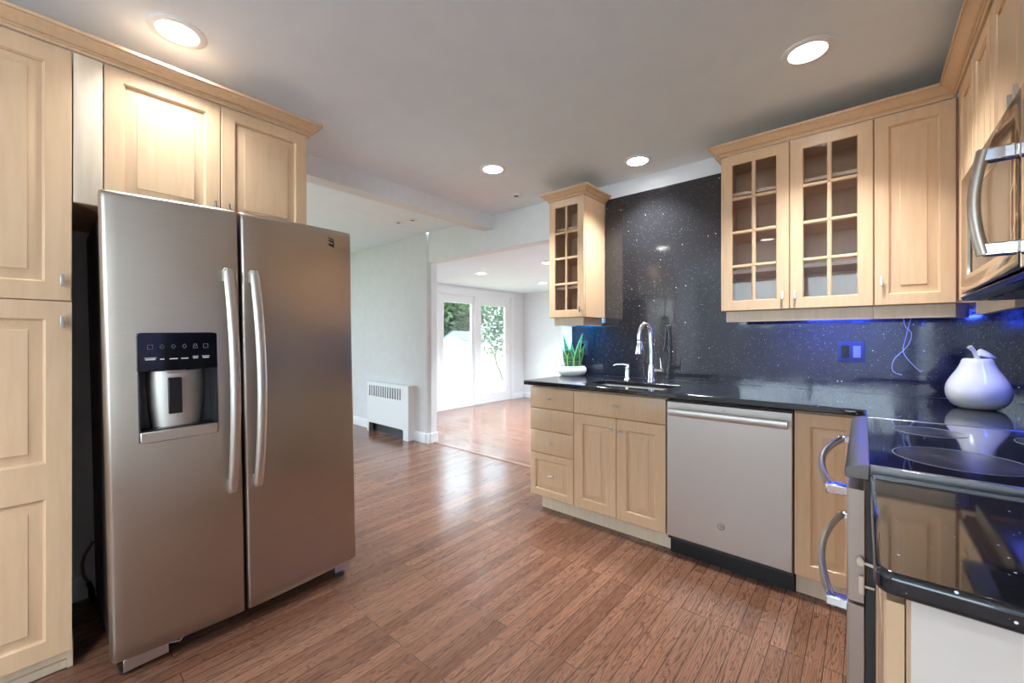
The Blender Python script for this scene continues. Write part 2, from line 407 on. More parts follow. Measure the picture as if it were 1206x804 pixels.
struct('wall_living', w, 'white_wall', 'white wall around the sliding glass door', 'wall')
w = MB()
w.box(-5.29, -2.6, 6.55, 6.67, 0, HL+.1); w.box(-.4, .765, 6.55, 6.67, 0, HL+.1); w.box(-2.6, -.4, 6.55, 6.67, 0, .75); w.box(-2.6, -.4, 6.55, 6.67, 1.95, HL+.1)
struct('wall_living_back', w, 'white_wall', 'white end wall right of the sliding door', 'wall')
struct('wall_living_right', box(.645, .765, 3.08, 6.55, 0, HL+.1), 'white_wall', 'white wall of the living room on the hidden side', 'wall')

def base_prof(mb, axis, t0, t1, off, sgn, h=.11):
    """skirting with a stepped top; profile grows by sgn from the wall plane off"""
    P = [(off, 0), (off+sgn*.016, 0), (off+sgn*.016, h-.022), (off+sgn*.010, h-.008), (off+sgn*.006, h), (off, h)]
    mb.prism(P, axis, t0, t1)
b = MB(); base_prof(b, 'x', -6.38, -3.83, 2.96, -1)
b.box(-3.83, -3.774, 2.95, 2.958, 0, .1); b.prism([(-3.83, 2.944), (-3.774, 2.985), (-3.774, 3.09), (-3.79, 3.09), (-3.79, 3.0), (-3.83, 2.96)], 'z', 0, .11)
struct('baseboard_sink', b, 'white_trim', 'white baseboard along the wall with the radiator cover', 'baseboard')
b = MB(); base_prof(b, 'y', -3.58, 1.10, -2.766, 1)
struct('baseboard_fridge', b, 'white_trim', 'white baseboard behind the refrigerator', 'baseboard')
b = MB(); base_prof(b, 'y', 3.10, 4.22, -5.29, 1); base_prof(b, 'y', 6.22, 6.53, -5.29, 1)
struct('baseboard_living', b, 'white_trim', 'white baseboard beside the sliding door', 'baseboard')
b = MB(); base_prof(b, 'x', -5.27, .64, 6.55, -1)
struct('baseboard_living_back', b, 'white_trim', 'white baseboard on the end wall', 'baseboard')

# sliding glass door in the wall X = -5.29
d = bpy.data.objects.new('door_1', None); COL.objects.link(d); d['kind'] = 'structure'; d['label'] = 'white framed sliding glass door to the garden'; d['category'] = 'sliding door'
c = MB()
for y0, y1, z0, z1 in ((4.22, 4.30, 0, 2.07), (6.14, 6.22, 0, 2.07), (4.30, 6.14, 1.99, 2.07)): c.box(-5.29, -5.268, y0, y1, z0, z1)
c.build('casing', 'white_trim', d, .004)
c = MB()
for y0, y1, z0, z1 in ((4.30, 4.345, .0, 1.99), (6.095, 6.14, 0, 1.99), (4.345, 6.095, 1.945, 1.99), (4.345, 6.095, 0, .045)): c.box(-5.40, -5.285, y0, y1, z0, z1)
c.build('frame', 'white_trim', d, .003)
for y0, y1, x in ((4.345, 5.24, -5.345), (5.17, 6.095, -5.31)):
    zt = 1.81 if y0 < 5 else 1.80; zb = .21 if y0 < 5 else .185
    ya, yb = (4.475, 5.115) if y0 < 5 else (5.325, 5.985)
    s_ = MB()
    s_.box(x-.02, x+.02, y0, ya, .045, 1.945); s_.box(x-.02, x+.02, yb, y1, .045, 1.945)
    s_.box(x-.02, x+.02, ya, yb, .045, zb); s_.box(x-.02, x+.02, ya, yb, zt, 1.945)
    so = s_.build('sash', 'white_trim', d, .004)
    box(x-.004, x+.004, ya-.005, yb+.005, zb-.005, zt+.005).build('pane', 'glass', so)
    if y0 > 5:
        h_ = MB(); h_.box(x+.02, x+.026, 6.02, 6.055, .88, 1.12); h_.tube([(x+.026, 6.037, .92), (x+.06, 6.037, .94), (x+.06, 6.037, 1.06), (x+.026, 6.037, 1.08)], .008, 8)
        h_.build('handle', 'white_plastic', so)

def added_window(n, label, axis, off, a0, a1, z0, z1, sgn):
    """added mullioned window out of view, filling an opening made to let in daylight"""
    o = bpy.data.objects.new('window_%d' % n, None); COL.objects.link(o); o['kind'] = 'structure'; o['label'] = label; o['category'] = 'window'
    m = MB(); am = (a0+a1)/2
    def bx(mb, p0, p1, q0, q1, t0, t1):
        if axis == 'x': mb.box(p0, p1, off+q0, off+q1, t0, t1)
        else: mb.box(off+q0, off+q1, p0, p1, t0, t1)
    for p0, p1, t0, t1 in ((a0, a0+.06, z0, z1), (a1-.06, a1, z0, z1), (am-.03, am+.03, z0, z1), (a0+.06, a1-.06, z0, z0+.06), (a0+.06, a1-.06, z1-.06, z1)):
        bx(m, p0, p1, -.04, .04, t0, t1)
    f = m.build('window_frame', 'white_trim', o, .003)
    g = MB(); bx(g, a0+.05, am-.02, -.004, .004, z0+.05, z1-.05); bx(g, am+.02, a1-.05, -.004, .004, z0+.05, z1-.05); g.build('pane', 'glass', f)
added_window(4, 'added wide high white window behind the viewer', 'x', -3.66, -2.0, .45, 1.45, 2.33, 1)  # rear window added out of view to brighten the kitchen ceiling
added_window(1, 'added white window on the range wall behind the viewer', 'y', .705, -3.4, -1.4, .3, 2.3, -1)  # unseen opening added to light the kitchen from behind right
added_window(2, 'added wide white window lighting the dining area', 'y', -6.46, -1.0, 2.0, .35, 2.15, 1)  # unseen window added to bring daylight onto the dining walls
added_window(3, 'added white window on the end wall of the living room', 'x', 6.61, -2.6, -.4, .75, 1.95, -1)  # hidden window added to brighten the living room

# ------------------------------------------------------------------ cabinet parts
def loops_panel(mb, x0, x1, z0, z1, st, ease=True, deep=.011, slope=.030):
    L = []
    def lp(i, y): L.append([(x0+i, y, z0+i), (x1-i, y, z0+i), (x1-i, y, z1-i), (x0+i, y, z1-i)])
    if ease: lp(0, .003); lp(.0025, 0)
    else: lp(0, 0)
    lp(st, 0); lp(st+.002, .003); lp(st+.006, .005); lp(st+.007, deep); lp(st+.010, deep); lp(st+.010+slope, .0028); lp(st+.0108+slope, .0008)
    mb.rings(L, False)
    mb.face(L[-1])

def panel_door(sections, st=.06, t=.02):
    """raised-panel door; sections = [(x0,x1,z0,z1)] stacked, front at y=0 and back at y=t"""
    mb = MB()
    ease = len(sections) == 1
    for s_ in sections: loops_panel(mb, *s_, st, ease)
    x0, x1 = sections[0][0], sections[0][1]; z0 = min(q[2] for q in sections); z1 = max(q[3] for q in sections)
    y0 = .003 if ease else 0
    mb.rings([[(x0, y0, z0), (x1, y0, z0), (x1, y0, z1), (x0, y0, z1)], [(x0, t, z0), (x1, t, z0), (x1, t, z1), (x0, t, z1)]], False)
    mb.face([(x0, t, z0), (x1, t, z0), (x1, t, z1), (x0, t, z1)])
    bmesh.ops.remove_doubles(mb.bm, verts=mb.bm.verts, dist=1e-6)
    return mb

def slab_front(x0, x1, z0, z1, t=.02):
    mb = MB(); L = []
    for i, y in ((0, .004), (.001, .0015), (.004, 0)): L.append([(x0+i, y, z0+i), (x1-i, y, z0+i), (x1-i, y, z1-i), (x0+i, y, z1-i)])
    L.insert(0, [(x0, t, z0), (x1, t, z0), (x1, t, z1), (x0, t, z1)])
    return mb.rings(L, True)

def glass_door(x0, x1, z0, z1, st=.056, cols=2, rows=4, t=.02):
    mb = MB()
    # frame: bevelled inner edge towards the panes
    def ring(i, y): return [(x0+i, y, z0+i), (x1-i, y, z0+i), (x1-i, y, z1-i), (x0+i, y, z1-i)]
    mb.rings([ring(0, t), ring(0, .003), ring(.0025, 0), ring(st, 0), ring(st+.004, .004), ring(st+.004, t)], False, True)
    xa, xb, za, zb = x0+st+.004, x1-st-.004, z0+st+.004, z1-st-.004
    mw = .0095
    def bar(a0, a1, c, vert):
        P = [(c-mw, .014), (c-mw, .006), (c-mw*.45, .0015), (c+mw*.45, .0015), (c+mw, .006), (c+mw, .014)]
        if vert: mb.prism([(p, q) for p, q in P], 'z', a0, a1)
        else: mb.prism([(q, p) for p, q in P], 'x', a0, a1)
    for k in range(1, cols): bar(za, zb, xa+(xb-xa)*k/cols, True)
    for k in range(1, rows): bar(xa, xb, za+(zb-za)*k/rows, False)
    pane = box(xa-.002, xb+.002, .009, .012, za-.002, zb+.002)
    return mb, pane

def knob(x, z, parent, vert=False):
    """small bar pull on a short post, sticking out of a front at y=0"""
    k = MB(); k.tube([(x, .001, z), (x, -.018, z)], .0045, 10)
    L = .017
    a, b_ = ((x, -.021, z-L), (x, -.021, z+L)) if vert else ((x-L, -.021, z), (x+L, -.021, z))
    if vert: k.box(x-.0045, x+.0045, -.027, -.017, z-L-.004, z+L+.004)
    else: k.tube([a, ((a[0]*.9+b_[0]*.1), -.021, z), ((a[0]*.1+b_[0]*.9), -.021, z), b_], [.0035, .006, .006, .0035], 10)
    return k.build('handle', 'nickel', parent, .001 if vert else 0)

def carcass(x0, x1, y0, y1, z0, z1, t=.018, open_front=False, back=True):
    m = MB()
    if not open_front: return m.box(x0, x1, y0, y1, z0, z1)
    m.box(x0, x0+t, y0, y1, z0, z1); m.box(x1-t, x1, y0, y1, z0, z1)
    m.box(x0+t, x1-t, y0, y1, z0, z0+t); m.box(x0+t, x1-t, y0, y1, z1-t, z1)
    m.box(x0+t, x1-t, y1-t, y1, z0+t, z1-t)
    return m

# crown profile: (projection, height) from the face up and out
CROWN = [(0, 0), (.007, 0), (.009, .004), (.009, .010), (.014, .010), (.016, .013), (.014, .0165), (.018, .0175), (.024, .022), (.031, .029), (.040, .037), (.049, .042), (.049, .0465), (.056, .0465), (.056, .058), (0, .058)]

def crown_path(path, normals, z):
    """sweep CROWN along a plan polyline with mitred corners. normals: outward unit normal of each segment"""
    mb = MB(); rings = []
    n = len(path)
    for i, p in enumerate(path):
        if i == 0: m = Vector(normals[0])
        elif i == n-1: m = Vector(normals[-1])
        else:
            a, b_ = Vector(normals[i-1]), Vector(normals[i]); m = (a+b_) / (1+a.dot(b_))
        rings.append([(p[0]+m.x*o, p[1]+m.y*o, z+h) for o, h in CROWN])
    return mb.rings(rings, True)

# ------------------------------------------------------------------ tall pantry and refrigerator cabinets on the left wall (front X = -2.17)
XF = -2.17
pan = thing('pantry_cabinet', 'tall maple pantry cabinet with stacked raised panel doors left of the refrigerator', 'cabinet', (XF, -.52, 0), PI/2)
PW = .618
carcass(0, PW-.002, .0215, .59, .09, 2.25).build('body', 'maple', pan, .0015)
m = MB(); m.box(.0, PW-.012, .075, .59, 0, .09); m.build('toe_kick', 'maple_pale', pan)
m = MB(); m.box(PW-.012, PW+.004, .055, .59, 0, .105); m.box(.0, PW-.012, .062, .075, 0, .03); m.build('toe_trim', 'maple_pale', pan, .002)
dz = 1.344
dU = panel_door([(.004, PW-.002, dz+.0015, 2.246)], .064).build('door', 'maple', pan)
knob(PW-.026, dz+.073, dU, True)
dL = panel_door([(.004, PW-.002, .092, .712), (.004, PW-.002, .712, dz-.0015)], .062).build('door', 'maple', pan)
knob(PW-.026, dz-.075, dL, True)

rc = thing('refrigerator_wall_cabinet', 'maple cabinet with two raised panel doors above the refrigerator', 'cabinet', (XF, .101, 1.705), PI/2)
# local x = world Y - .101
carcass(.0, .82, .022, .59, 0, .540).build('body', 'maple', rc, .0015)
slab_front(-.0015, .0745, .0, .541, .021).build('filler', 'maple_pale', rc)
for x0, x1, kx in ((.078, .4455, .424), (.4485, .818, .474)):
    dd = panel_door([(x0, x1, .004, .541)], .052).build('door', 'maple', rc)
    knob(kx, .085, dd, True)
cr = crown_path([(XF-.0, -.52), (XF, .921), (-2.76, .921)], [(1, 0), (0, 1)], 2.2475).build('crown_molding', 'maple', None, 0, 2, 24)
tag(cr, 'maple crown molding along the top of the pantry and refrigerator cabinets', 'molding')

# ------------------------------------------------------------------ refrigerator (local x = width, front towards -y)
fr = thing('refrigerator', 'stainless steel side by side refrigerator with ice dispenser', 'refrigerator', (-1.985, .185, 0), PI/2)
fr.rotation_euler = (0, -R(1.05), PI/2)
FW = .905
m = box(.012, FW-.012, .085, .74, .03, 1.672); m.build('case', 'fridge_side', fr, .006)
m = MB(); m.box(.02, FW-.02, .10, .14, .012, .068); m.build('grille', 'black', fr)
# bowed door front: y of the front surface across the width
def fy(x):
    t = x/FW; return .004 - .036*(1-((t-.52)/.52)**2) if 0 <= t <= 1.04 else 0
def fridge_door(x0, x1, z0, z1, hole=None):
    """solid door with bowed front; hole=(xa,xb,za,zb,depth) leaves a recess"""
    mb = MB()
    xs = sorted(set([x0+(x1-x0)*i/10 for i in range(11)] + ([hole[0], hole[1]] if hole else [])))
    re = .012
    def col(x):
        e = min(x-x0, x1-x); dy = 0
        if e < re: dy = re - math.sqrt(max(0, re*re-(re-e)**2))
        return fy(x)+dy
    xs = sorted(set(xs + [x0+re*k for k in (.15, .4, .7, 1)] + [x1-re*k for k in (.15, .4, .7, 1)]))
    zs = [z0+.008*k for k in (0, .3, 1)] + [z0+.05*k for k in (1, 2, 4)] + [z1-.022*k for k in (3.0, 2.2, 1.5, 1, .7, .4, .15, 0)] + [z0+(z1-z0)*k/6 for k in (1, 2, 3, 4, 5)]
    if hole: zs += [hole[2], hole[3]]
    zs = sorted(set(round(z, 5) for z in zs))
    def zd(z):
        if z1-z < .022: return .022 - math.sqrt(max(0, .022**2-(.022-(z1-z))**2))
        if z-z0 < .008: return .008 - math.sqrt(max(0, .008**2-(.008-(z-z0))**2))
        return 0
    V = [[mb.bm.verts.new((x, min(col(x)+zd(z), .07), z)) for x in xs] for z in zs]
    for j in range(len(zs)-1):
        for i in range(len(xs)-1):
            if hole and xs[i] >= hole[0]-1e-6 and xs[i+1] <= hole[1]+1e-6 and zs[j] >= hole[2]-1e-5 and zs[j+1] <= hole[3]+1e-5: continue
            mb.bm.faces.new([V[j][i], V[j][i+1], V[j+1][i+1], V[j+1][i]])
    yb = .082
    # sides and back
    bl = [mb.bm.verts.new((x0, yb, z)) for z in zs]; br = [mb.bm.verts.new((x1, yb, z)) for z in zs]
    for j in range(len(zs)-1):
        mb.bm.faces.new([V[j][0], V[j+1][0], bl[j+1], bl[j]]); mb.bm.faces.new([V[j][-1], br[j], br[j+1], V[j+1][-1]])
        mb.bm.faces.new([bl[j], bl[j+1], br[j+1], br[j]])
    mb.bm.faces.new(V[0][:] + [br[0], bl[0]]); mb.bm.faces.new(V[-1][::-1] + [bl[-1], br[-1]])
    return mb
hole = (.082, .318, .835, 1.228)
dF = fridge_door(.0, .398, .07, 1.73, hole).build('door', 'steel', fr)
dR = fridge_door(.408, FW, .07, 1.73).build('door', 'steel', fr)
dF['label'] = 'narrower freezer door with dispenser'
yf = fy(.2)
# dispenser: housing recess, control panel, cavity back, paddle, tray
m = MB(); x0, x1, z0, z1, dp = hole[0], hole[1], hole[2], hole[3], .06
m.box(x0, x0+.004, yf+.001, dp, z0, z1); m.box(x1-.004, x1, yf+.001, dp, z0, z1); m.box(x0, x1, yf+.001, dp, z0, z0+.004); m.box(x0, x1, yf+.001, dp, z1-.004, z1); m.box(x0, x1, dp-.004, dp, z0, z1)
m.build('dispenser_housing', 'charcoal', dF)
# rounded control panel, slightly crowned outward
def rrect(xa, xb, za, zb, r, n=5, corners=(1, 1, 1, 1)):
    P = []
    for (cx, cz, a0, on) in ((xb-r, za+r, -90, corners[0]), (xb-r, zb-r, 0, corners[1]), (xa+r, zb-r, 90, corners[2]), (xa+r, za+r, 180, corners[3])):
        if on: P += [(cx+r*math.cos(R(a0+90*k/n)), cz+r*math.sin(R(a0+90*k/n))) for k in range(n+1)]
        else: P.append((cx+(r if a0 in (-90, 0) else -r), cz+(-r if a0 in (-90, 180) else r)))
    return P
m = MB(); m.prism(rrect(x0-.002, x1+.002, 1.09, z1+.002, .014, 5, (0, 1, 1, 0)), 'y', yf-.008, yf+.03); m.build('control_panel', 'black_gloss', dF, .002)
for k in range(6):
    cx = x0+.034+k*.033; cz = 1.178; ya = yf-.0084
    if k in (0, 5): P = [(-.007, -.008), (.007, -.008), (.007, .008), (-.007, .008), (-.007, -.008)]
    elif k == 4: P = [(-.006, .001), (-.006, -.008), (.006, -.008), (.006, .001), (-.006, .001), (-.004, .001), (-.0035, .008), (.0035, .008), (.004, .001), (.006, .001)]
    else: P = [(-.006, 0), (0, -.008), (.006, 0), (0, .009), (-.006, 0)]
    MB().tube([(cx+p, ya, cz+q) for p, q in P], .0007, 5).build('panel_icon', 'grey_plastic', dF)
for k, wd in enumerate((.028, .012, .024, .022, .015, .02)):
    cx = x0+.034+k*.033; m = MB(); m.box(cx-wd/2, cx+wd/2, yf-.0086, yf-.0078, 1.131, 1.1345)
    if k in (0, 4, 5): m.box(cx-wd*.6, cx+wd*.6, yf-.0086, yf-.0078, 1.1375, 1.1395)
    m.build('panel_marking', 'white_plastic', dF)
# cavity: curved steel back shell, chute, paddle
m = MB(); rings = []
for z in (.872, .90, .96, 1.04, 1.085):
    tt = (z-.872)/.213; wv = .075 + .012*math.sin(tt*2.2)
    rings.append([((x0+x1)/2 + wv*math.sin(a)*1.02, .053 - .045*math.cos(a), z) for a in [R(-95+19*k) for k in range(11)]])
for i in range(len(rings)-1):
    for k in range(10): m.face([rings[i][k], rings[i][k+1], rings[i+1][k+1], rings[i+1][k]])
bmesh.ops.remove_doubles(m.bm, verts=m.bm.verts, dist=1e-6)
m.build('cavity', 'steel_pale', dF, 0, 2, 60)
m = MB(); m.box(.166, .222, -.008, .03, 1.078, 1.09); m.build('chute', 'satin_steel', dF, .003)
m = MB(); m.prism([(-.009, .925), (-.013, .93), (-.013, 1.055), (-.009, 1.06), (.004, 1.06), (.004, .925)], 'x', .168, .208); m.build('paddle', 'black', dF, .002)
m = MB(); m.prism(rrect(x0+.002, x1-.002, z0-.004, .872, .012, 5, (1, 0, 0, 1)), 'y', yf-.009, .05); m.build('drip_tray', 'satin_steel', dF, .003)
m = MB(); m.box(x0+.01, x1-.01, yf+.002, .045, .873, .8755); m.build('tray_grid', 'black', dF)
# handles: long bowed flat bars
def fhandle(x, bow, par):
    pts = []; n = 22; z0, z1 = .585, 1.485
    for i in range(n+1):
        t = i/n; z = z0+(z1-z0)*t; out = .064*math.sin(PI*min(1, max(0, .04+.92*t)))**.55
        pts.append((x+bow*math.sin(PI*t), fy(x)-.004-out, z))
    mb = MB(); rings = []
    for i, p in enumerate(pts):
        hw = .0185 if 0 < i < n else .016; th = .008
        rings.append([(p[0]-hw, p[1]+th*.5, p[2]), (p[0]-hw*.75, p[1]-th*.35, p[2]), (p[0], p[1]-th, p[2]), (p[0]+hw*.75, p[1]-th*.35, p[2]), (p[0]+hw, p[1]+th*.5, p[2]), (p[0], p[1]+th, p[2])])
    mb.rings(rings, True)
    mb.box(x-.014, x+.014, fy(x)-.03, fy(x)+.004, z0+.004, z0+.05); mb.box(x-.014, x+.014, fy(x)-.03, fy(x)+.004, z1-.05, z1-.004)
    return mb.build('handle', 'satin_steel', par, 0, 2, 50)
fhandle(.355, .006, dF); fhandle(.447, .008, dR)
# badge: slanted dark strokes
m = MB(); bx, bz = .795, 1.655; yb_ = fy(.8)
for za, zb, th in ((.026, .018, .004), (.012, .006, .007), (-.008, -.016, .010)):
    m.prism([(bx-.013, bz+za+th), (bx+.013, bz+zb+th), (bx+.013, bz+zb), (bx-.013, bz+za)], 'y', yb_-.003, yb_+.003)
m.prism([(bx+.003, bz-.004), (bx+.013, bz+.006), (bx+.013, bz-.002), (bx+.006, bz-.010)], 'y', yb_-.003, yb_+.003)
m.build('badge', 'black', dR)
# hinge caps on top and brackets and feet at the bottom
for xa, xb in ((.02, .10), (FW-.10, FW-.02)):
    m = MB(); m.prism(rrect(xa, xb, .09, .15, .015), 'z', 1.672, 1.685); m.build('hinge_cap', 'charcoal', fr, .003)
m = MB(); m.box(.03, .15, .02, .028, .018, .062); m.box(.15, .156, .02, .09, .018, .05); m.tube([(.155, .03, .05), (.19, .025, .04), (.21, .03, .055), (.25, .03, .056)], .004, 6); m.build('hinge_bracket', 'satin_steel', fr, .002)
m = MB(); m.box(FW-.10, FW-.02, .02, .028, .022, .062); m.build('hinge_bracket', 'satin_steel', fr, .002)
for x, dn in ((.045, 0), (FW-.06, .016)):
    m = MB(); m.lathe([(.022, .002-dn), (.024, .006-dn), (.024, .012-dn), (.009, .014-dn), (.009, .06)], (x, .06, 0), 16); m.build('foot', 'charcoal', fr)

# supply hose behind the refrigerator
m = MB(); m.tube([(-2.70, .186, .275), (-2.69, .176, .258), (-2.69, .158, .225), (-2.69, .150, .185), (-2.69, .154, .14), (-2.69, .164, .11), (-2.69, .175, .09)], .006, 8)
hz = thing('water_hose', 'grey water supply hose looping out behind the refrigerator', 'hose', (0, 0, 0))
m.build('tube', 'hose', hz)
m = MB(); m.cyl((-2.69, .170, .098), (-2.69, .180, .062), .009, 10); m.cyl((-2.69, .180, .062), (-2.69, .182, .0), .011, 10); m.build('fitting', 'black', hz)

# ------------------------------------------------------------------ sink run base units (door fronts at Y = 2.31)
YF = 2.31
def base_unit(name, label, x0, x1, y=YF, rot=0):
    return thing(name, label, 'cabinet', (x0, y, 0), rot)
db = base_unit('drawer_cabinet', 'maple base cabinet with four stacked drawers at the open end of the counter', -1.805, -1.445)
wd = .36
carcass(.003, wd-.0005, .021, .62, .105, .882).build('body', 'maple', db, .001)
box(.045, wd-.0005, .085, .60, 0, .105).build('toe_kick', 'maple_pale', db)
for z0, z1, pn in ((.724, .868, 0), (.572, .7205, 0), (.4135, .5685, 0), (.114, .410, 1)):
    o = (panel_door([(.001, wd-.002, z0, z1)], .045) if pn else slab_front(.001, wd-.002, z0, z1)).build('drawer', 'maple', db)
    knob(.17 if not pn else .19, (z0+z1)/2 if not pn else .27, o)
sb = base_unit('sink_cabinet', 'maple sink base cabinet with a false drawer front above two doors', -1.445, -.841)
wd = .604
mm = MB(); mm.box(.0005, .018, .021, .62, .105, .882); mm.box(wd-.018, wd-.0005, .021, .62, .105, .882); mm.box(.018, wd-.018, .021, .62, .105, .123); mm.box(.018, wd-.018, .602, .62, .123, .882); mm.box(.018, wd-.018, .021, .039, .123, .882)
mm.build('body', 'maple', sb, .001)
box(.0005, wd-.0005, .085, .60, 0, .105).build('toe_kick', 'maple_pale', sb)
o = slab_front(.002, wd-.002, .724, .868).build('drawer_front', 'maple', sb); knob(.30, .797, o)
o = panel_door([(.002, .3005, .114, .7205)], .062).build('door', 'maple', sb); knob(.27, .652, o)
o = panel_door([(.3035, wd-.002, .114, .7205)], .062).build('door', 'maple', sb); knob(.334, .65, o)

dw = thing('dishwasher', 'stainless steel dishwasher with a long bar handle under the counter', 'dishwasher', (-.841, YF, 0))
wd = .592
box(.004, wd-.004, .022, .60, .09, .868).build('tub', 'charcoal', dw)
box(.004, wd-.004, .06, .085, .0, .105).build('toe_kick', 'black', dw)
m = MB()
L = []
for i, y in ((0, .022), (0, .004), (.0015, .001), (.005, -.002)): L.append([(.003+i, y, .112+i), (wd-.003-i, y, .112+i), (wd-.003-i, y, .864-i), (.003+i, y, .864-i)])
m.rings(L, True); do = m.build('door', 'steel_pale', dw)
m = MB(); m.prism([(-.046, .790), (-.050, .796), (-.050, .822), (-.046, .828), (-.034, .828), (-.030, .82), (-.030, .797), (-.034, .790)], 'x', .028, wd-.018)
for xa in (.05, wd-.07): m.box(xa, xa+.03, -.032, .0, .797, .819)
m.build('handle', 'steel_pale', do, .0015)
m = MB(); m.tube([(.283, -.001, .243), (.283, -.005, .243)], .0185, 28); ob = m.build('badge', 'satin_steel', do, .001)
m = MB(); rg = [(.283+.0155*math.cos(a), -.0055, .243+.0155*math.sin(a)) for a in [2*PI*k/28 for k in range(29)]]; m.tube(rg, .0012, 6)
for s_ in (-1, 1): m.tube([(.283+s_*(.0045+.005*math.cos(a)), -.0055, .243+.008*math.sin(a)) for a in [R(40+35*k) if s_ < 0 else R(140-35*k) for k in range(8)]], .0011, 6)
m.tube([(.272, -.0055, .241), (.280, -.0055, .244), (.286, -.0055, .242), (.294, -.0055, .245)], .001, 6)
m.build('emblem', 'charcoal', ob)
box(.29, .30, -.0028, -.001, .838, .8405).build('vent_mark', 'charcoal', do)

cb = base_unit('corner_base_cabinet', 'maple corner base cabinet with one raised panel door beside the range', -.248, -.002)
wd = .246
carcass(.0005, wd+.03, .021, .62, .105, .882).build('body', 'maple', cb, .001)
box(.0005, wd, .075, .60, 0, .105).build('toe_kick', 'maple_pale', cb)
o = panel_door([(.002, wd+.005, .114, .868)], .06).build('door', 'maple', cb)
box(wd+.007, wd+.027, -.316, .0205, .105, .882).build('filler', 'maple', cb, .001)

# ------------------------------------------------------------------ range (local x towards the viewer, front towards -y = world -X)
rg = thing('range', 'stainless double oven range with a black glass cooktop', 'range', (-.03, 1.982, 0), -PI/2)
RW = .757
box(.004, RW-.002, .032, .64, .085, .893).build('body', 'range_side', rg, .003)
box(.02, RW-.02, .07, .62, .0, .085).build('toe_kick', 'black', rg)
# frame of the cooktop: sloping lip in front, thin rims at the sides
m = MB()
m.prism([(.0, .893), (-.004, .898), (-.004, .914), (.004, .922), (.03, .9275), (.04, .9275), (.04, .893)], 'x', -.002, RW+.002)
m.box(-.002, .014, .04, .64, .893, .9275); m.box(RW-.014, RW+.002, .04, .64, .893, .9275); m.box(.014, RW-.014, .60, .64, .893, .9275)
m.build('cooktop_frame', 'dark_steel', rg, .002)
gt = box(.013, RW-.013, .039, .601, .9, .9265).build('cooktop', 'cooktop_glass', rg)
for x, y, r in ((.56, .20, .115), (.20, .18, .08), (.56, .46, .08), (.20, .45, .10)):
    m = MB(); m.torus((x, y, .9265), r, .0012, 56, 6); ro = m.build('burner_ring', 'burner_ring', gt)
    m = MB(); m.lathe([(r*.94, .9266), (r*.94, .9268), (.001, .9269)], (x, y, 0), 48); m.build('burner_zone', 'burner_zone', gt)
m = MB()
for k in range(9): m.box(.06+k*.026, .075+k*.026, .055, .072, .9266, .927)
m.build('touch_control', 'charcoal', gt)
def oven_door(z0, z1, zh):
    d_ = slab_front(.003, RW-.001, z0, z1, .03)
    o = d_.build('oven_door', 'steel_pale', rg)
    wz = (z0+.05, z1-.06)
    box(.09, RW-.09, -.0015, .004, *wz).build('oven_window', 'black_gloss', o, .001)
    h = MB(); pts = []; n = 20
    for i in range(n+1):
        t = i/n; pts.append((.06+(RW-.12)*t, -.028-.040*math.sin(PI*t)**.8, zh))
    h.tube(pts, .0125, 12, (Vector((0, 1, 0)), .75)); h.build('handle', 'steel', o, 0)
    for xa in (.06, RW-.06):
        e = MB(); e.box(xa-.014, xa+.014, -.042, .001, zh-.012, zh+.012); e.build('handle_bracket', 'chrome', o, .003)
    return o
oven_door(.612, .868, .845); oven_door(.155, .604, .572)
slab_front(.003, RW-.001, .05, .148, .03).build('kick_panel', 'steel_pale', rg)

lt = thing('child_safety_latch', 'cream plastic child safety latch on the side of the range', 'latch', (0, 1.2235, .64))
m = MB(); m.tube([(-.006, 0, .069), (-.006, -.010, .069)], .0095, 16, (Vector((1, 0, 0)), .75)); m.build('button', 'cream_plastic', lt, .001)
m = MB(); m.tube([(.0, -.004, .067), (.012, -.004, .065), (.02, -.006, .064)], .0035, 8); m.build('stem', 'cream_plastic', lt)
m = MB(); m.box(-.009, .0005, -.008, 0, -.004, .036); m.build('catch_plate', 'cream_plastic', lt, .002)
m = MB(); m.box(.0005, .018, -.006, -.003, .012, .017); m.build('strap', 'cream_plastic', lt, .001)

# ------------------------------------------------------------------ near base cabinet beside the range (front towards -X)
nb = thing('end_base_cabinet', 'maple base cabinet with a white end panel nearest the viewer', 'cabinet', (.02, 1.212, 0), -PI/2)
NW = .478
carcass(.002, NW-.006, .0215, .615, .105, .882).build('body', 'maple', nb, .001)
box(.002, NW-.02, .085, .60, 0, .105).build('toe_kick', 'maple_pale', nb)
panel_door([(.002, NW-.002, .114, .868)], .06).build('door', 'maple', nb)
box(NW-.006, NW, .0255, .62, 0, .882).build('end_panel', 'white_panel', nb, .001)
nc = MB()
P = rrect(.01, .643, .712, 1.213, .022, 6, (0, 0, 0, 1))
nc.prism(P, 'z', .884, .914)
o = nc.build('end_countertop', 'granite', None, .008, 4); tag(o, 'short black granite countertop with a rounded corner nearest the viewer', 'countertop')

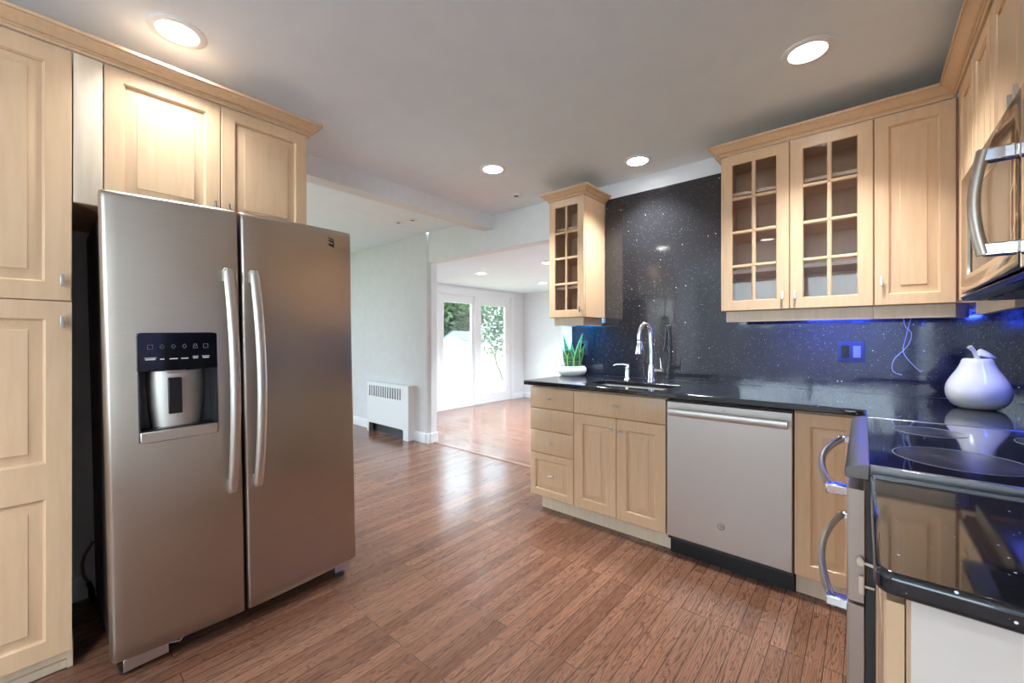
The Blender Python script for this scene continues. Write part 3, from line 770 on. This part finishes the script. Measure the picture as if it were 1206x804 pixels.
# ------------------------------------------------------------------ main countertop with the sink cut-out
SX0, SX1, SY0, SY1 = -1.40, -.88, 2.35, 2.66
def cut_counter():
    mb = MB(); z0, z1 = .884, .914
    out = [(-1.822, 2.252), (.004, 2.252), (.004, 1.987), (.643, 1.987), (.643, 2.938), (-1.822, 2.938)]
    # split the L into rectangles around the hole, leaving shared edges merged
    xs = [-1.822, SX0, SX1, .004, .643]; ys = [1.987, 2.252, SY0, SY1, 2.938]
    V = {}
    def v(i, j, z):
        k = (i, j, z)
        if k not in V: V[k] = mb.bm.verts.new((xs[i], ys[j], z))
        return V[k]
    cells = {(i, j) for i in range(4) for j in range(4)} - {(0, 0), (1, 0), (2, 0), (1, 2)}
    for i, j in cells:
        mb.bm.faces.new([v(i, j, z1), v(i+1, j, z1), v(i+1, j+1, z1), v(i, j+1, z1)])
        mb.bm.faces.new([v(i, j, z0), v(i, j+1, z0), v(i+1, j+1, z0), v(i+1, j, z0)])
        for (a, b_, nb_) in (((i, j), (i+1, j), (i, j-1)), ((i+1, j), (i+1, j+1), (i+1, j)), ((i+1, j+1), (i, j+1), (i, j+1)), ((i, j+1), (i, j), (i-1, j))):
            if nb_ not in cells: mb.bm.faces.new([v(*a, z0), v(*b_, z0), v(*b_, z1), v(*a, z1)])
    bmesh.ops.dissolve_limit(mb.bm, angle_limit=R(1), verts=mb.bm.verts, edges=mb.bm.edges)
    return mb
o = cut_counter().build('countertop', 'granite', None, .006, 3); tag(o, 'long L shaped black sparkle granite countertop with a sink cut out', 'countertop')
sk = thing('kitchen_sink', 'stainless undermount sink below the faucet', 'sink', (SX0, SY0, .69))
m = MB(); sw, sd = SX1-SX0, SY1-SY0
def rr3(i, z, r):
    return [(p, q, z) for p, q in rrect(i, sw-i, i, sd-i, r, 5)]
m.rings([rr3(-.02, .1925, .05), rr3(.003, .1925, .045), rr3(.006, .17, .045), rr3(.012, .03, .05), rr3(.03, .008, .05), rr3(.06, .004, .05)], False)
m.face(rr3(.06, .004, .05)); bmesh.ops.remove_doubles(m.bm, verts=m.bm.verts, dist=1e-6)
m.build('basin', 'steel_pale', sk)
m = MB(); m.lathe([(.045, .0045), (.042, .0075), (.03, .006), (.001, .005)], (sw/2, sd/2, 0), 24); m.build('drain', 'chrome', sk)

fa = thing('faucet', 'chrome gooseneck pull down faucet behind the sink', 'faucet', (-1.10, 2.755, .914))
m = MB(); m.lathe([(.031, 0), (.031, .006), (.028, .012), (.0265, .05), (.0215, .10), (.018, .118)], (0, 0, 0), 24); m.build('base', 'chrome', fa)
m = MB(); pts = [(0, 0, .11), (0, 0, .2), (-.003, -.005, .285)]
dirv = Vector((-.62, -.78, 0))
for k in range(0, 13):
    a = PI*k/12*1.0; pts.append(tuple(Vector((-.003, -.005, .305)) + dirv*(.043*(1-math.cos(a))) + Vector((0, 0, .088*math.sin(a)))))
e = Vector(pts[-1]); pts.append(tuple(e+Vector((0, 0, -.025))))
m.tube(pts, .0155, 14); m.build('neck', 'chrome', fa)
m = MB(); e = Vector(pts[-1]); m.lathe([(.0165, .004), (.0165, -.012), (.018, -.02), (.030, -.085), (.029, -.092), (.02, -.094)], e, 20); m.build('spray_head', 'chrome', fa)
m = MB(); m.tube([tuple(e+Vector((0, 0, .006))), tuple(e+Vector((0, 0, -.001)))], .0172, 16); m.build('collar', 'black', fa)
m = MB(); m.tube([(.01, 0, .078), (.075, 0, .078)], [.014, .0155], 14); m.tube([(.066, 0, .088), (.066, -.004, .13), (.062, -.01, .165)], [.007, .006, .004], 10); m.build('lever', 'chrome', fa)

so = thing('soap_dispenser', 'chrome soap dispenser with a thin spout left of the faucet', 'soap dispenser', (-1.285, 2.775, .914))
m = MB(); m.lathe([(.026, 0), (.026, .006), (.020, .012), (.0175, .02), (.0165, .075), (.0175, .09), (.010, .098)], (0, 0, 0), 20); m.build('body', 'chrome', so)
m = MB(); m.tube([(.012, 0, .10), (-.03, -.01, .108), (-.075, -.035, .106), (-.09, -.043, .096)], [.013, .010, .008, .006], 12); m.build('spout', 'chrome', so)

pl = thing('potted_snake_plant', 'small snake plant in a round white pot on the counter end', 'potted plant', (-1.765, 2.80, .914))
m = MB(); m.lathe([(.085, 0), (.095, .004), (.108, .02), (.113, .04), (.110, .06), (.100, .074), (.094, .076), (.090, .07), (.088, .058)], (0, 0, 0), 36); m.build('pot', 'pot', pl)
m = MB(); m.lathe([(.0885, .056), (.0885, .06), (.05, .063), (.001, .064)], (0, 0, 0), 28); m.build('soil', 'soil', pl)
def snake_leaf(x, y, dirx, diry, h, wmax, twist):
    bm = bmesh.new(); uvl = bm.loops.layers.uv.new('UVMap'); n = 12; rows = []
    side = Vector((math.cos(twist), math.sin(twist), 0)); nrm = Vector((-side.y, side.x, 0))
    for i in range(n+1):
        t = i/n; c_ = Vector((x+dirx*t**1.5, y+diry*t**1.5, .062+h*t))
        wv = wmax*(.72+.28*math.sin(PI*min(1, t*1.3)))*(1-max(0, (t-.45)/.55)**1.8) if t < 1 else .0008
        rows.append([(c_+side*wv*u+nrm*(.010*(1-t)*(u*u)*1.3), (u+1)/2, t) for u in (-1, -.72, -.3, .3, .72, 1)])
    for off in (0, .0025):
        V = [[bm.verts.new(p+nrm*off) for p, _, _ in r] for r in rows]
        for i in range(n):
            for k in range(5):
                f = bm.faces.new([V[i][k], V[i][k+1], V[i+1][k+1], V[i+1][k]])
                for lp, (a, b_) in zip(f.loops, ((i, k), (i, k+1), (i+1, k+1), (i+1, k))): lp[uvl].uv = (rows[a][b_][1], rows[a][b_][2])
    mb = MB(); mb.bm.free(); mb.bm = bm
    return mb.build('leaf', 'snake_leaf', pl, 0, 2, 80)
for a in ((-.03, 0, -.055, -.005, .265, .024, .25), (.02, .01, .07, .0, .275, .022, .1), (.0, -.03, .005, -.01, .15, .028, .35), (-.05, -.01, -.03, -.01, .15, .026, -.1), (.05, -.02, .03, -.02, .17, .026, .3), (.045, .02, .05, .02, .19, .02, .6), (-.01, .03, -.03, .02, .2, .022, .4)): snake_leaf(*a)

pr = thing('ceramic_pear', 'large white glazed ceramic pear in the counter corner', 'ornament', (.365, 2.60, .914))
prof = [(.06, 0), (.082, .003), (.101, .011), (.115, .022), (.1255, .035), (.1325, .05), (.1355, .066), (.136, .082), (.1325, .098), (.1245, .114), (.113, .131), (.0995, .148), (.087, .164), (.077, .18), (.070, .194), (.066, .204), (.062, .210), (.052, .213), (.03, .211), (.012, .208), (.001, .207)]
m = MB(); m.lathe([(.715*r_, z_) for r_, z_ in prof], (0, 0, 0), 48); m.build('body', 'ceramic', pr, 0, 2, 80)
m = MB(); m.tube([(0, 0, .205), (-.004, 0, .225), (-.012, -.004, .245), (-.024, -.008, .262)], [.0105, .008, .0075, .0095], 12); m.build('stem', 'ceramic', pr, 0, 2, 80)
m = MB(); rings = []
dx = Vector((.76, .65, 0)); sx = Vector((-.65*.8, .76*.8, .6))
for i in range(11):
    t = i/10; c_ = Vector((-.006, 0, .226)) + dx*(.010+.078*t) + Vector((0, 0, .010*math.sin(PI*t)-.014*t)); wv = .026*math.sin(PI*min(.985, .03+t*.95))**.8 + .002
    rings.append([c_ + sx*wv*math.cos(2*PI*k/10) + Vector((0, 0, (.010*math.sin(PI*(.1+.8*t)))*math.sin(2*PI*k/10) + .004*abs(math.cos(2*PI*k/10)))) for k in range(10)])
m.rings(rings, True); m.build('leaf', 'ceramic', pr, 0, 2, 80)

# ------------------------------------------------------------------ granite backsplash slabs
m = MB(); m.box(-1.855, -1.545, 2.938, 2.9595, .914, 1.33); m.box(-1.545, -.64, 2.938, 2.9595, .914, 2.292); m.box(-.64, .643, 2.938, 2.9595, .914, 1.40)
o = m.build('granite_backsplash', 'granite_wall'); tag(o, 'tall black sparkle granite slab on the wall behind the sink', 'backsplash')
o = box(.6235, .6445, .74, 2.9365, .9145, 1.328).build('granite_backsplash', 'granite_wall'); tag(o, 'black granite backsplash on the wall behind the range', 'backsplash')

def outlet(label, cx, cz, wdt, hgt, sock, parts):
    t = thing('wall_outlet', label, 'outlet', (cx, 2.938, cz))
    m = MB(); m.prism(rrect(-wdt/2, wdt/2, -hgt/2, hgt/2, .006, 3), 'y', -.006, 0); m.build('cover_plate', 'range_side', t, .0015)
    for kind, x in parts:
        if kind == 'socket':
            m = MB(); m.prism(rrect(x-.017, x+.017, -.034, .034, .004, 3), 'y', -.0085, -.005); s_ = m.build('socket', 'black_gloss', t, .001)
            m = MB()
            for z in (-.017, .017): m.box(x-.008, x-.006, -.009, -.0084, z-.002, z+.006); m.box(x+.006, x+.008, -.009, -.0084, z-.002, z+.006); m.tube([(x, -.0084, z-.008), (x, -.009, z-.008)], .0022, 8)
            m.build('slot', 'black', s_)
        else:
            m = MB(); m.prism([(-.0065, -.033), (-.012, -.031), (-.0075, 0), (-.0065, .033)], 'x', x-.016, x+.016); m.build('rocker', 'grey_plastic', t, .001)
outlet('grey outlet and rocker switch plate above the counter near the pear', -.055, 1.136, .118, .116, True, (('socket', -.024), ('rocker', .026)))
outlet('dark outlet plate behind the snake plant', -1.745, 1.13, .09, .116, True, (('socket', 0),))

# ------------------------------------------------------------------ wall cabinets on the sink wall (door fronts at Y = 2.62)
YU = 2.62; ZB = 1.366; ZT = 2.266
def wall_cab(name, label, x0, x1, ndoor_glass, rot=0):
    return thing(name, label, 'cabinet', (x0, YU, ZB), rot)
g1 = wall_cab('glass_wall_cabinet', 'narrow maple wall cabinet with one glass paned door above the plant', -1.862, -1.55, 1)
cw = .312
carcass(.0, cw, .021, .316, 0, .90, .018, True).build('body', 'maple', g1, .0008)
m, pn = glass_door(.002, cw-.002, .001, .893, .052); o = m.build('door', 'maple', g1); pn.build('glass', 'cab_glass', o); knob(cw-.028, .055, o, True)
for z in (.225, .45, .675): box(.019, cw-.019, .035, .296, z-.009, z+.009).build('shelf', 'maple_inside', g1)
m = MB(); m.box(.03, cw-.022, .03, .05, -.062, 0); m.box(cw-.042, cw-.022, .05, .312, -.062, 0); m.box(.03, .05, .05, .312, -.062, 0); m.build('light_rail', 'maple_pale', g1, .002)
box(.0, cw, .021, .316, .90, .905).build('top_panel', 'maple', g1)
cm = crown_path([(0, .316), (0, .0), (cw, .0), (cw, .316)], [(-1, 0), (0, -1), (1, 0)], .895)
cm.build('crown_molding', 'maple', g1, 0, 2, 24)

g2 = wall_cab('double_glass_wall_cabinet', 'wide maple wall cabinet with two glass paned doors over the dishwasher', -.636, .036, 2)
cw = .672
carcass(.0, cw-.0005, .021, .316, 0, .90, .018, True).build('body', 'maple', g2, .0008)
m, pn = glass_door(.002, .3335, .001, .893, .055); o = m.build('door', 'maple', g2); pn.build('glass', 'cab_glass', o); knob(.306, .075, o, True)
m, pn = glass_door(.3365, cw-.002, .001, .893, .055); o = m.build('door', 'maple', g2); pn.build('glass', 'cab_glass', o); knob(.362, .075, o, True)
for z in (.225, .45, .675): box(.019, cw-.019, .035, .296, z-.009, z+.009).build('shelf', 'maple_inside', g2)
box(.022, cw-.001, .03, .05, -.062, 0).build('light_rail', 'maple_pale', g2, .002)

g3 = wall_cab('corner_wall_cabinet', 'maple corner wall cabinet with one tall raised panel door', .036, .318, 0)
cw = .272
carcass(.0005, cw+.33, .021, .316, 0, .90).build('body', 'maple', g3, .0008)
o = panel_door([(.002, cw-.001, .001, .893)], .05).build('door', 'maple', g3); knob(.026, .115, o, True)
m = MB(); m.prism([(.0, .03), (cw-.0, .03), (cw+.05, .115), (cw+.05, .135), (0, .05)], 'z', -.062, 0); m.build('light_rail', 'maple_pale', g3, .002)

# right wall units (fronts at X = .305)
XR = .305
r1 = thing('range_corner_wall_cabinet', 'maple wall cabinet with two narrow doors between the corner and the microwave', 'cabinet', (XR, 2.612, ZB), -PI/2)
cw = .63
carcass(.022, cw-.001, .021, .337, .004, .90).build('body', 'maple', r1, .0008)
panel_door([(.066, .349, .004, .893)], .052).build('door', 'maple', r1)
panel_door([(.352, cw-.002, .004, .893)], .052).build('door', 'maple', r1)
box(.05, cw-.002, .05, .07, -.058, .004).build('light_rail', 'maple_pale', r1, .002)
r2 = thing('microwave_wall_cabinet', 'short maple cabinet with two doors above the microwave', 'cabinet', (XR, 1.981, 1.73), -PI/2)
cw = .759
carcass(.0005, cw-.0005, .021, .337, 0, .536).build('body', 'maple', r2, .0008)
for x0, x1, kx in ((.002, .378, .35), (.381, cw-.002, .409)):
    o = panel_door([(x0, x1, .004, .529)], .052).build('door', 'maple', r2); knob(kx, .085, o, True)
r3 = thing('end_wall_cabinet', 'maple wall cabinet above the short countertop nearest the viewer', 'cabinet', (XR, 1.220, ZB), -PI/2)
cw = .48
carcass(.0005, cw-.0005, .021, .337, 0, .90).build('body', 'maple', r3, .0008)
o = panel_door([(.002, cw-.002, .001, .893)], .06).build('door', 'maple', r3); knob(cw-.03, .075, o, True)
box(.004, cw-.004, .03, .05, -.06, 0).build('light_rail', 'maple_pale', r3, .002)
cr = crown_path([(-.636, 2.936), (-.636, YU), (XR, YU), (XR, .745)], [(-1, 0), (0, -1), (-1, 0)], ZT-.005).build('crown_molding', 'maple', None, 0, 2, 24)
tag(cr, 'maple crown molding running over the glass cabinets and round to the range wall', 'molding')

# ------------------------------------------------------------------ over-the-range microwave
mw = thing('microwave', 'stainless over the range microwave with a bowed handle', 'microwave', (.242, 1.978, 1.333), -PI/2)
cw = .754; mh = .393
box(.0, cw, .03, .378, .022, mh).build('case', 'charcoal', mw, .003)
m = MB(); m.prism([(.004, 0), (-.002, .012), (.01, .022), (.375, .022), (.375, 0)], 'x', .0, cw); m.build('vent_hood', 'black_gloss', mw, .001)
m = MB()
for k in range(7): m.box(.05+k*.095, .13+k*.095, .05, .30, -.004, .0)
m.build('filter', 'charcoal', mw, .001)
# steel door with a recessed dark window
m = MB(); dx1 = .668
def ring(x0, x1, z0, z1, y): return [(x0, y, z0), (x1, y, z0), (x1, y, z1), (x0, y, z1)]
m.rings([ring(0, dx1, .024, mh, .03), ring(0, dx1, .024, mh, .002), ring(.003, dx1-.003, .027, mh-.003, 0), ring(.10, dx1-.075, .075, mh-.075, 0), ring(.106, dx1-.081, .081, mh-.081, .006)], False)
md = m.build('door', 'steel_mirror', mw)
box(.104, dx1-.079, .0055, .012, .079, mh-.079).build('window', 'black_gloss', md)
m = MB(); m.box(.673, cw, .0, .03, .024, mh); m.build('control_panel', 'steel_mirror', mw, .003)
h = MB(); n = 18; pts = [(.640, -.046-.014*math.sin(PI*i/n), .06+.225*i/n) for i in range(n+1)]
h.tube(pts, .014, 14, (Vector((0, 1, 0)), .75)); h.build('handle', 'steel', md, 0, 2, 50)
for z in (.07, .272):
    e = MB(); e.box(.628, .652, -.048, .002, z-.014, z+.014); e.build('handle_bracket', 'chrome', md, .003)

# ------------------------------------------------------------------ blue light strips and their loose wires
def led(label, p0, p1, face, z, mat='led'):
    """strip on the back of a light rail between plan points p0 and p1, shining along face"""
    c_ = Vector(((p0[0]+p1[0])/2, (p0[1]+p1[1])/2, z)); hl = (Vector(p1)-Vector(p0)).length/2
    t = thing('light_strip', label, 'light strip', c_, math.atan2(face[1], face[0])-PI/2, 'blue lights under the wall cabinets')
    box(-hl, hl, 0, .004, -.010, .006).build('housing', 'white_plastic', t, .001)
    MB().prism([(.004, .006), (.012, .004), (.007, -.008), (.004, -.009)], 'x', -hl+.003, hl-.003).build('diffuser', mat, t)
led('blue light strip under the two door glass cabinet', (-.27, 2.6705), (.02, 2.6705), (0, 1), 1.331)
led('blue light strip under the narrow one door glass cabinet', (-1.80, 2.6705), (-1.61, 2.6705), (0, 1), 1.331, 'led_teal')
led('blue light strip under the cabinet nearest the viewer', (.3555, .78), (.3555, 1.16), (1, 0), 1.328, 'led_soft')
t = thing('light_strip', 'blue light bar hanging under the narrow cabinets by the microwave', 'light strip', (.50, 2.22, 1.37), 0, 'blue lights under the wall cabinets')
m = MB(); m.cyl((0, -.12, 0), (0, -.12, -.022), .004, 8); m.cyl((0, .12, 0), (0, .12, -.022), .004, 8); m.build('hanger', 'white_plastic', t)
MB().cyl((0, -.15, -.03), (0, .15, -.03), .008, 12).build('diffuser', 'led_soft', t)
m = MB(); m.box(-.05, .0, 2.915, 2.936, 1.29, 1.303); m.box(.0, .03, 2.92, 2.934, 1.292, 1.301)
o = m.build('light_connector', 'charcoal', None, .002); tag(o, 'small dark connector block at the top of the backsplash', 'connector')
def wire(name, label, pts):
    mb = MB(); P = [Vector(p) for p in pts]; Q = []
    for i in range(len(P)-1):
        p0, p1, p2, p3 = P[max(i-1, 0)], P[i], P[i+1], P[min(i+2, len(P)-1)]
        for k in range(6):
            t = k/6; Q.append(.5*((2*p1)+(-p0+p2)*t+(2*p0-5*p1+4*p2-p3)*t*t+(-p0+3*p1-3*p2+p3)*t**3))
    Q.append(P[-1]); mb.tube(Q, .0016, 6); o = mb.build(name, 'wire'); return tag(o, label, 'wire')
wire('wire', 'thin white wire hanging down the backsplash left of the pear', [(.155, 2.934, 1.365), (.16, 2.935, 1.28), (.185, 2.9355, 1.235), (.17, 2.9355, 1.17), (.12, 2.9355, 1.10), (.115, 2.9355, 1.04), (.15, 2.9355, 1.02)])
wire('wire', 'shorter loose wire end crossing the backsplash towards the pear', [(.195, 2.926, 1.365), (.178, 2.9275, 1.29), (.165, 2.9275, 1.22), (.155, 2.9275, 1.14), (.19, 2.93, 1.075), (.22, 2.93, 1.04)])

# ------------------------------------------------------------------ ceiling fittings
def downlight(label, x, y, z, mat, group, r=.095, dim=1.0):
    t = thing('recessed_light', label, 'recessed light', (x, y, z), 0, group)
    m = MB(); m.lathe([(r, 0), (r, -.003), (r*.94, -.006), (r*.72, -.006), (r*.70, -.002), (r*.70, 0)], (0, 0, 0), 40, False); m.build('trim_ring', 'white_metal', t)
    m = MB(); m.lathe([(r*.69, -.0015), (r*.69, -.004), (r*.3, -.0045), (.001, -.0045)], (0, 0, 0), 32); m.build('lens', mat, t)
    d_ = bpy.data.lights.new('downlight', 'AREA'); d_.shape = 'DISK'; d_.size = r*1.35; d_.spread = R(105)
    d_.energy = dim*(LAMP if mat == 'lamp' else LAMP_FAR); d_.color = (.86, .94, 1.0) if mat == 'lamp' else (.80, .91, 1.0)
    lo = bpy.data.objects.new('downlight', d_); COL.objects.link(lo); lo.parent = t; lo.location = (0, 0, -.006)
    return t
G = 'recessed ceiling lights in the kitchen'
downlight('round recessed ceiling light in front of the pantry and refrigerator cabinets', -2.05, .375, H, 'lamp', G, .095, .3)
downlight('round recessed ceiling light above the dishwasher', -.18, 2.12, H, 'lamp', G)
downlight('round recessed ceiling light beyond the refrigerator near the beam', -2.01, 2.14, H, 'lamp', G)
downlight('round recessed ceiling light close to the wall above the sink', -1.17, 2.68, H, 'lamp', G)
downlight('round recessed ceiling light just behind the viewer', -.9, -.6, H, 'lamp', G)
downlight('added round recessed ceiling light farther behind the viewer', -.9, -2.2, H, 'lamp', G)  # unseen lamp added to brighten the kitchen and its ceiling
G = 'recessed ceiling lights in the living room'
downlight('recessed ceiling light nearest the left side of the sliding door', -4.05, 4.08, HL, 'lamp_living', G)
downlight('recessed ceiling light beside the top of the narrow glass cabinet', -2.87, 4.02, HL, 'lamp_living', G)
downlight('farthest recessed ceiling light near the end wall', -4.01, 5.46, HL, 'lamp_living', G)
downlight('added recessed ceiling light over the middle of the living room', -2.6, 5.4, HL, 'lamp_living', G)  # added out of view to brighten the living room
downlight('added recessed ceiling light at the hidden side of the living room', -1.0, 4.8, HL, 'lamp_living', G)  # second added living room lamp, hidden by the sink wall
G = 'added recessed ceiling lights in the dining area'  # these dining lamps are added out of view to brighten that room
downlight('added recessed ceiling light over the dining area behind the refrigerator wall', -3.7, .7, H, 'lamp_living', G)
downlight('added recessed ceiling light over the far end of the dining area', -5.4, .7, H, 'lamp_living', G)
downlight('added recessed ceiling light over the near end of the dining area', -4.6, -.8, H, 'lamp_living', G)
def fitting(label, x, y, z):
    t = thing('ceiling_sensor', label, 'ceiling fitting', (x, y, z), 0, 'small round ceiling fittings')
    m = MB(); m.lathe([(.055, 0), (.055, -.003), (.045, -.006), (.02, -.007), (.001, -.007)], (0, 0, 0), 28); m.build('cover', 'white_metal', t)
    m = MB(); m.lathe([(.019, -.0065), (.019, -.009), (.001, -.0095)], (0, 0, 0), 18); m.build('lens', 'dark_slot', t)
fitting('small round ceiling fitting with a dark centre beside the narrow glass cabinet', -2.233, 2.666, H)
fitting('small round ceiling fitting of the dining area, the one farther from the beam', -3.69, 2.49, H)
fitting('small round ceiling fitting of the dining area, the one nearer the beam', -3.50, 2.53, H)

# ------------------------------------------------------------------ radiator cover
rd = thing('radiator_cover', 'white slotted metal radiator cover against the dining wall', 'radiator cover', (-4.94, 2.86, 0))
cw = .90
m = MB()
# front sheet with slot openings and a cut-out at the floor
zs0, zs1, ns = .465, .60, 14; xa, xb = .035, .76; pit = (xb-xa)/ns
m.box(0, cw, 0, .006, .60, .635); m.box(0, xa, 0, .006, .465, .60); m.box(xb, cw, 0, .006, .465, .60)
for k in range(ns+1):
    c_ = xa+pit*k; m.box(max(xa, c_-pit*.27), min(xb, c_+pit*.27), 0, .006, .465, .60)
m.box(0, cw, 0, .006, .12, .465); m.box(0, .04, 0, .006, 0, .12); m.box(.80, cw, 0, .006, 0, .12)
for s_ in (0, 1):
    pts = [(.04, .12), (.04, .095)] + [(.04+.025*(1-math.cos(R(a))), .095+.025*math.sin(R(a))) for a in (30, 60, 90)]
    if s_: pts = [(.84-p, q) for p, q in pts]
    m.prism(pts, 'y', 0, .006)
m.box(0, .006, .006, .0995, .0, .635); m.box(cw-.006, cw, .006, .0995, 0, .635)
m.build('cabinet', 'white_metal', rd, .0008)
box(-.006, cw+.006, -.004, .0995, .635, .645).build('top', 'white_metal', rd, .003)
m = MB()
for k in range(44): m.box(.05+.018*k, .052+.018*k, .02, .070, .14, .22)
m.cyl((.03, .045, .18), (cw-.03, .045, .18), .012, 10); m.cyl((.06, .045, .18), (.06, .045, 0), .012, 10); m.build('heating_fin', 'charcoal', rd)
box(.008, cw-.008, .072, .080, .0, .60).build('back_panel', 'charcoal', rd)

# ------------------------------------------------------------------ garden beyond the sliding door
o = box(-46, -5.45, -25, 45, -.25, -.15).build('lawn', 'lawn'); tag(o, 'bright sunlit lawn outside the sliding door', 'lawn', None, 'stuff')
box_ = thing('garden_shed', 'white garden shed with a blue-grey gable roof on the lawn', 'shed', (-15.05, 13.2, -.15), -PI/2)
m = MB(); sw, sl, hw, ha = 1.5, 1.3, 1.25, 1.62
m.prism([(-sw/2, 0), (sw/2, 0), (sw/2, hw), (0, ha), (-sw/2, hw)], 'x', -sl, 0); m.build('wall', 'shed_wall', box_)
m = MB()
for s_ in (-1, 1): m.prism([(0, ha), (0, ha+.05), (s_*(sw/2+.10), hw-.0), (s_*(sw/2+.10), hw-.06)], 'x', -sl-.06, .06)
m.build('roof', 'shed_roof', box_)

def leaf_cloud(mb, centre, rad, n, size):
    cx, cy, cz = centre
    for _ in range(n):
        while True:
            p = Vector((random.uniform(-1, 1), random.uniform(-1, 1), random.uniform(-1, 1)))
            if p.length < 1: break
        p = p * (0.55+.45*p.length)
        c_ = Vector((cx+p.x*rad[0], cy+p.y*rad[1], cz+p.z*rad[2]))
        a = Vector((random.gauss(0, 1), random.gauss(0, 1), random.gauss(0, .6))).normalized(); b_ = a.cross(Vector((random.gauss(0, 1), random.gauss(0, 1), random.gauss(0, 1)))).normalized()
        L, Wd = size*random.uniform(.7, 1.3), size*random.uniform(.3, .5)
        bulge = a.cross(b_)*L*.12
        vs = [c_-a*L, c_+b_*Wd+bulge, c_+a*L, c_-b_*Wd+bulge]
        mb.face(vs)
def tree(name, label, loc, trunk, clouds, mat, size, branches=()):
    t = thing(name, label, 'tree', loc, 0)
    m = MB(); m.tube(trunk[0], trunk[1], 8)
    for p, r in branches: m.tube(p, r, 6)
    m.build('trunk', 'bark', t)
    m = MB()
    for c_, rd_, n in clouds: leaf_cloud(m, c_, rd_, n, size)
    m.build('foliage', mat, t)
for x, y, lab in ((-20.3, 17.9, 'dark bushy tree behind the white garden shed'), (-24.5, 12.2, 'dark bushy tree left of the white garden shed'), (-16.5, 23.0, 'dark bushy tree beyond the right end of the lawn')):
    tree('garden_tree', lab, (x, y, -.125), ([(0, 0, 0), (.1, 0, 1.5), (0, .1, 4)], [.16, .13, .08]), [((0, 0, 3.5), (2.3, 2.3, 2.5), 4600), ((0, 0, 1.8), (1.8, 1.8, 1.4), 1800), ((.2, .2, 5.4), (1.6, 1.6, 1.4), 600)], 'tree_leaf', .24)
tree('garden_shrub_tree', 'small leaning tree with fine leaves close to the sliding door', (-8.62, 9.62, -.125),
     ([(0, 0, 0), (-.04, -.05, .25), (-.12, -.14, .5), (-.16, -.18, .75), (-.12, -.12, 1.0), (-.1, -.1, 1.6)], [.03, .028, .026, .022, .018, .01]),
     [((-.15, -.15, 1.55), (.75, .75, .85), 2100), ((-.1, -.1, 2.35), (.8, .8, .7), 1500)], 'shrub_leaf', .058,
     [([(-.16, -.18, .75), (-.25, -.35, 1.1), (-.3, -.5, 1.5)], [.016, .012, .006]), ([(-.12, -.12, 1.0), (.1, .05, 1.3), (.2, .2, 1.7)], [.014, .010, .005])])
